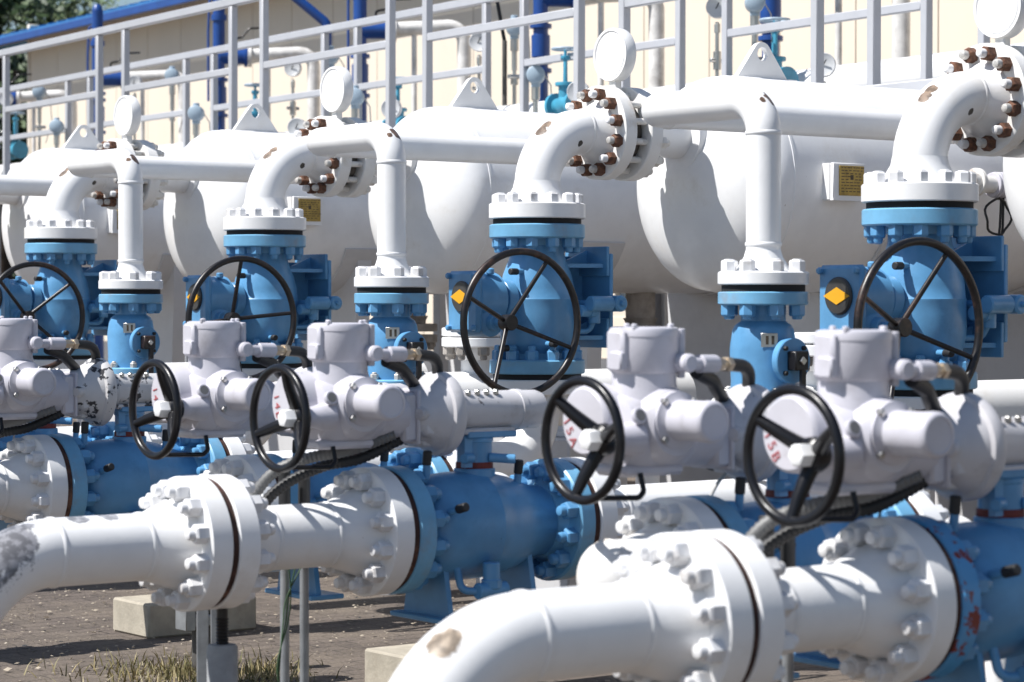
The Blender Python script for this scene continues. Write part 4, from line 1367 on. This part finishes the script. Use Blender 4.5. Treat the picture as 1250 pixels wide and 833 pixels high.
# blue inlet posts with white insulated loops
def make_blue_set():
    t = thing('inlet_stand', (0, 0, 0), '', 'pipe stand', 'blue inlet stands in front of the building')
    b = MB()
    b.cyl((0, 0, 0), (0, 0, 1), .068, 5.24, 28)
    for z in (3.72, 3.80, 4.12, 4.20): b.cyl((0, 0, z), (0, 0, 1), .10, .04, 28)
    b.cyl((0, 0, 4.80), (0, 0, 1), .088, .07, 24); b.lathe([(0, .068), (.05, .058), (.08, .03)], (0, 0, 5.24), (0, 0, 1), 24)
    b.cyl((0, 0, 3.86), (0, 0, 1), .085, .2, 28)
    b.build('post', 'post_blue', t)
    dv = Vector((RV.x * .93 + .2, RV.y * .93, 0)).normalized()
    v = MB()
    v.cyl((0, 0, 4.40), dv, .085, .30, 28, .01); v.cyl(dv * .28 + Vector((0, 0, 4.40)), dv, .115, .04, 28)
    v.build('side_valve', 'post_blue', t)
    h = MB().tube(fillet([dv * .16 + Vector((0, 0, 4.48)), dv * .16 + Vector((0, 0, 4.60)), dv * .26 + Vector((0, 0, 4.62)), dv * .34 + Vector((0, 0, 4.72)), dv * .52 + Vector((0, 0, 4.73))], .03), .012, 8)
    h.build('lever', 'black_paint', t)
    w = MB()
    w.cyl(dv * .325 + Vector((0, 0, 4.40)), dv, .115, .04, 28)
    e = Vector((0, 0, 4.42))
    w.tube(fillet([dv * .36 + e, dv * 1.06 + e + Vector((0, 0, .04)), dv * 1.06 + Vector((0, 0, 3.0))], .16), .072, 24)
    w.tube([dv * .55 + e, dv * .55 + Vector((0, 0, 2.9))], .028, 12)
    w.build('white_loop', 'insulation', t)
    p = MB().tube(fillet([(.0, 0, 4.98), dv * -.1 + Vector((0, 0, 5.13)), dv * -.12 + Vector((0, 0, 4.68)), dv * -.12 + Vector((0, 0, 3.9))], .04), .014, 8)
    p.build('vent_pipe', 'post_blue', t)
    return t
bs = make_blue_set()
blu = [(120, 'blue inlet stand with white loop at the upper left'), (268, 'tall blue inlet stand with white loop behind the second railing panel'),
       (440, 'tall blue inlet stand with white loop left of the upper centre'), (660, 'blue inlet stand with white loop in the upper centre'),
       (940, 'blue inlet stand behind the big lifting lug at the upper right'), (-8, 'blue inlet stand cut by the left edge')]
for i, (px, lab) in enumerate(blu):
    p, d = rail_pt(px, 3.5)
    if i == 0: bs.location = (p.x, p.y, 0); bs['label'] = lab
    else: dup(bs, (p.x, p.y, 0), lab)
p, d = rail_pt(400, 4.0)
dv = Vector((RV.x, RV.y, 0))
o = MB().tube(fillet([(0, 0, 0), (0, 0, CAMH + (HOR - 30) / FPX * d), -dv * .55 + Vector((0, 0, CAMH + (HOR + 8) / FPX * d + .12)), -dv * .7 + Vector((0, 0, 5.2))], .12), .052, 24).build('downpipe', 'post_blue')
o.location = (p.x, p.y, 0); tag(o, 'bent blue pipe against the cream wall left of centre', 'pipe')

# ------------------------------------------------------------------ supports, conduits and blocks near the ground
def gp_(px, py, d=None):
    d = CAMH * FPX / (py - HOR) if d is None else d
    q = at(px, py, d); return q, d
# jack under the middle line
jx, jy = 3.735, YL[0] + .02
t = thing('pipe_jack', (jx, jy, 0), 'black threaded jack on a grey cement tube under the middle pipe', 'pipe support')
MB().lathe([(0, .046), (.640, .046), (.648, .040), (.650, .018)], (0, 0, 0), (0, 0, 1), 36).build('cement_tube', 'cement_tube', t)
b = MB(); b.cyl((0, 0, .645), (0, 0, 1), .017, .112, 18)
for i in range(8): b.lathe([(0, .017), (.004, .020), (.008, .017)], (0, 0, .65 + i * .010), (0, 0, 1), 18, closed=False)
b.build('threaded_rod', 'black_worn', t)
# slotted galvanised posts near the jack
for i, (px, w, lab) in enumerate(((247, .032, 'galvanised channel post left of the cement tube'), (262, .022, 'thin galvanised post just behind the cement tube'))):
    q = at(px, 500, 8.0 + .2 * i)
    m = MB()
    hh = .80
    m.box((0, 0, hh / 2), (w, .004, hh)); m.box((-w / 2, w / 2, hh / 2), (.004, w, hh)); m.box((w / 2, w / 2, hh / 2), (.004, w, hh))
    o = m.build('channel_post', 'galvanised'); o.location = (q.x, q.y, 0); o.rotation_euler.z = R_(-25)
    tag(o, lab, 'post', 'galvanised channel posts')
# black support post further back (below the far line)
q, d = gp_(247, 822)
t = thing('pipe_support', (q.x, q.y, 0), 'dark steel pipe support post with a clamp in the weeds', 'pipe support')
MB().cyl((0, 0, -.02), (0, 0, 1), .05, .80, 28).build('post', 'steel_dark', t)
b = MB(); b.box((0, 0, .19 * 1.0 + .05), (.16, .13, .05), bev=.006); b.box((-.10, -.02, .30), (.05, .10, .20), bev=.004)
b.build('clamp', 'galvanised', t)
# conduit risers behind the middle pipe, with flexible conduits to the actuators
def smooth(pts, n=10):
    P = [Vector(p) for p in pts]
    P = [P[0] * 2 - P[1]] + P + [P[-1] * 2 - P[-2]]
    out = []
    for i in range(1, len(P) - 2):
        for j in range(n):
            t = j / n
            a, b, c, d = P[i - 1:i + 3]
            out.append(.5 * ((2 * b) + (c - a) * t + (2 * a - 5 * b + 4 * c - d) * t * t + (3 * b - a - 3 * c + d) * t ** 3))
    out.append(P[-2]); return out
def even(path, step):
    out, acc = [path[0]], 0.0
    for a, c in zip(path, path[1:]):
        L = (c - a).length; t = step - acc
        while t <= L: out.append(a.lerp(c, t / L)); t += step
        acc = L - (t - step)
    return out
def conduits(k, lab, wires=False):
    dy = YL[k] - YL[0]
    O = Vector((0, dy, 0))
    for i, px in enumerate((347, 371)):
        base = at(px, 500, 7.78 + .05 * i)
        t = thing('conduit_riser', (base.x, base.y + dy, 0), '%s cable conduit standing behind %s' % (('left grey', 'right grey')[i], lab), 'conduit', 'cable conduits')
        MB().cyl((0, 0, -.02), (0, 0, 1), .0145, 1.0, 20).build('tube', 'galvanised', t)
        MB().cyl((0, 0, .93), (0, 0, 1), .019, .22, 20).build('sleeve', 'black_rubber', t)
        if wires and i == 0:
            for s in range(3):
                o1 = Vector((-.022 + .008 * s, -.026, 0))
                pts = [Vector((.05 - .03 * s, -.04, .86)), o1 + Vector((.012, 0, .74)), o1 + Vector((.0, 0, .66)), o1 + Vector((-.02 - .012 * s, -.01, .52)), o1 + Vector((-.03 + .012 * s, -.01, .32)), o1 + Vector((-.05 - .02 * s, -.02, .02))]
                MB().tube(smooth(pts, 8), .0021, 8).build('loose_wire', 'green_wire', t)
    P1 = [(292, 652, 7.62), (306, 612, 7.62), (334, 577, 7.62), (375, 560, 7.62), (430, 549, 7.62), (482, 530, 7.66)]
    P2 = [(312, 652, 7.66), (322, 616, 7.66), (350, 590, 7.66), (396, 569, 7.66), (440, 560, 7.66), (490, 536, 7.70)]
    for i, P in enumerate((P1, P2)):
        pts = [at(*p) for p in P]
        path = even(smooth(pts, 12), .007)
        r = [.0185 if j % 2 else .0160 for j in range(len(path))]
        o = MB().tube([p + O for p in path], r, 14).build('flexible_conduit', ('grey_conduit', 'black_rubber')[i])
        tag(o, '%s corrugated hose curving below the actuator at %s' % (('upper grey', 'lower dark')[i], lab), 'hose', 'corrugated hoses')
conduits(0, 'the short pipe of the middle line', True)
conduits(-1, 'the short pipe of the nearest line')
conduits(1, 'the pipe at the left edge')
def earth_wire(P, lab, m='wire_grey', r=.0035):
    o = MB().tube(smooth([at(*p) for p in P], 10), r, 8).build('earth_wire', m); tag(o, lab, 'wire', 'thin earthing wires')
earth_wire([(905, 562, 6.75), (880, 585, 6.72), (862, 620, 6.70), (856, 648, 6.62)], 'pale plastic wire hanging left of the nearest black handwheel', r=.005)
earth_wire([(1084, 560, 6.05), (1080, 590, 6.02), (1074, 632, 5.98)], 'thin wire reaching the nearest flange beside the rust-chipped valve', 'grey_conduit')
earth_wire([(22, 500, 9.6), (20, 520, 9.58), (16, 536, 9.56)], 'thin wire reaching the flange at the left edge')
# concrete blocks
bm = MB().box((0, 0, .085), (.62, .38, .17), bev=.01).mesh('concrete_block', 'concrete')
c1 = at(176, 782, 12.25)
for (x, y, lab) in ((c1.x + .33, c1.y + .19, 'weathered concrete block on the paving at the lower left'), (c1.x + .33, c1.y + .19 - 2.30, 'pale concrete block behind the large foreground elbow')):
    o = link('concrete_block', bm, None, (x, y, 0)); tag(o, lab, 'concrete block', 'concrete blocks on the paving')
# ------------------------------------------------------------------ litter, weeds
def litter():
    rnd = random.Random(11)
    b = MB()
    for i in range(2600):
        d = rnd.uniform(10.6, 17.0)
        px = rnd.uniform(-40, 900)
        l = (px - 625) / FPX * d
        x, y = RV.x * l + FV.x * d, RV.y * l + FV.y * d
        s = rnd.uniform(.004, .014) * (1.6 if rnd.random() < .08 else 1)
        a = rnd.uniform(0, 6.28); tz = rnd.uniform(-.4, .4)
        u = Vector((math.cos(a), math.sin(a), tz * .4)) * s; w = Vector((-math.sin(a), math.cos(a), tz)) * s * rnd.uniform(.35, .9)
        c = Vector((x, y, .006 + s * .4))
        n = Vector((0, 0, .002))
        b.add([c - u, c + w, c + u, c - w, c + n * 2], [(0, 1, 4), (1, 2, 4), (2, 3, 4), (3, 0, 4), (0, 3, 2, 1)])
    me = b.mesh('litter', 'litter_bits')
    o = link('litter', me); tag(o, 'dry leaf litter and pale chips scattered on the paving', 'litter', kind='stuff')
    b = MB()
    for i in range(1100):
        px = rnd.gauss(225, 60) if rnd.random() < .75 else rnd.gauss(330, 22)
        d = rnd.gauss(11.05, .22)
        if d < 10.3: continue
        l = (px - 625) / FPX * d
        x, y = RV.x * l + FV.x * d, RV.y * l + FV.y * d
        h = rnd.uniform(.02, .075) * (1.5 if 200 < px < 260 and rnd.random() < .4 else 1); a = rnd.uniform(0, 6.28); w = .0035
        dx, dy = math.cos(a) * w, math.sin(a) * w
        bx, by = rnd.gauss(0, .03), rnd.gauss(0, .03)
        b.add([(x - dx, y - dy, 0), (x + dx, y + dy, 0), (x + dx * .7 + bx * .4, y + dy * .7 + by * .4, h * .6), (x - dx * .7 + bx * .4, y - dy * .7 + by * .4, h * .6), (x + bx, y + by, h)], [(0, 1, 2, 3), (3, 2, 4)])
    me = b.mesh('grass', 'grass_blade')
    o = link('grass', me); tag(o, 'dry weeds growing through the paving at the lower left', 'grass', kind='stuff')
litter()

# ------------------------------------------------------------------ trees at the upper left
def tree(px, d, h, rad, leaf, label, seed, n=5200):
    rnd = random.Random(seed)
    q = at(px, 400, d)
    t = thing('tree', (q.x, q.y, 0), label, 'tree', 'trees beyond the building')
    b = MB()
    b.tube([(0, 0, 0), (.05, .03, h * .4), (-.05, .05, h * .75), (0, 0, h * .97)], [.22, .17, .10, .03], 10)
    limbs = []
    for i in range(12):
        z = h * (.25 + .6 * i / 12); a = rnd.uniform(0, 6.28); r = rad * (1 - .55 * i / 12) * .8
        e = Vector((r * math.cos(a), r * math.sin(a), z + r * .45)); limbs.append((Vector((0, 0, z)), e))
        b.tube([(0, 0, z), e * .5 + Vector((0, 0, z * .5 + .08)), e], [.06, .04, .015], 8)
    b.build('trunk', 'bark', t)
    f = MB()
    clumps = []
    for i in range(70):
        a = rnd.uniform(0, 6.28); zz = rnd.random(); rr = rad * math.sqrt(rnd.random()) * math.sin(math.pi * (.15 + .8 * zz)) ** .6
        clumps.append((Vector((rr * math.cos(a), rr * math.sin(a), h * (.2 + .8 * zz))), rnd.uniform(.35, .75) * rad * .38))
    for i in range(n):
        c, s = rnd.choice(clumps)
        p = c + Vector((rnd.gauss(0, 1), rnd.gauss(0, 1), rnd.gauss(0, .8))) * s * .6
        u = Vector((rnd.gauss(0, 1), rnd.gauss(0, 1), rnd.gauss(0, 1))).normalized(); w = u.orthogonal().normalized()
        l = rnd.uniform(.07, .15)
        f.v += [p - u * l, p + w * l * .45, p + u * l, p - w * l * .45]
        k = len(f.v); f.f.append([k - 4, k - 3, k - 2, k - 1]); f.m.append(0)
    me = bpy.data.meshes.new('crown'); me.from_pydata([tuple(v) for v in f.v], [], f.f); me.materials.append(MATS[leaf])
    link('crown', me, t)
tree(2, 47, 8.2, 1.7, 'leaf_dark', 'dark green tree at the left edge beside the building', 1)
tree(30, 50, 6.4, 1.3, 'leaf_dark', 'lower dark tree against the corner of the building', 2, 4200)
tree(62, 62, 9.6, 1.9, 'leaf_mid', 'olive green tree rising over the blue roof', 3)
tree(105, 66, 9.7, 1.9, 'leaf_mid', 'olive green tree showing just above the roof edge', 4)
tree(-35, 52, 7.2, 2.0, 'leaf_dark', 'dark tree cut by the left edge', 5)
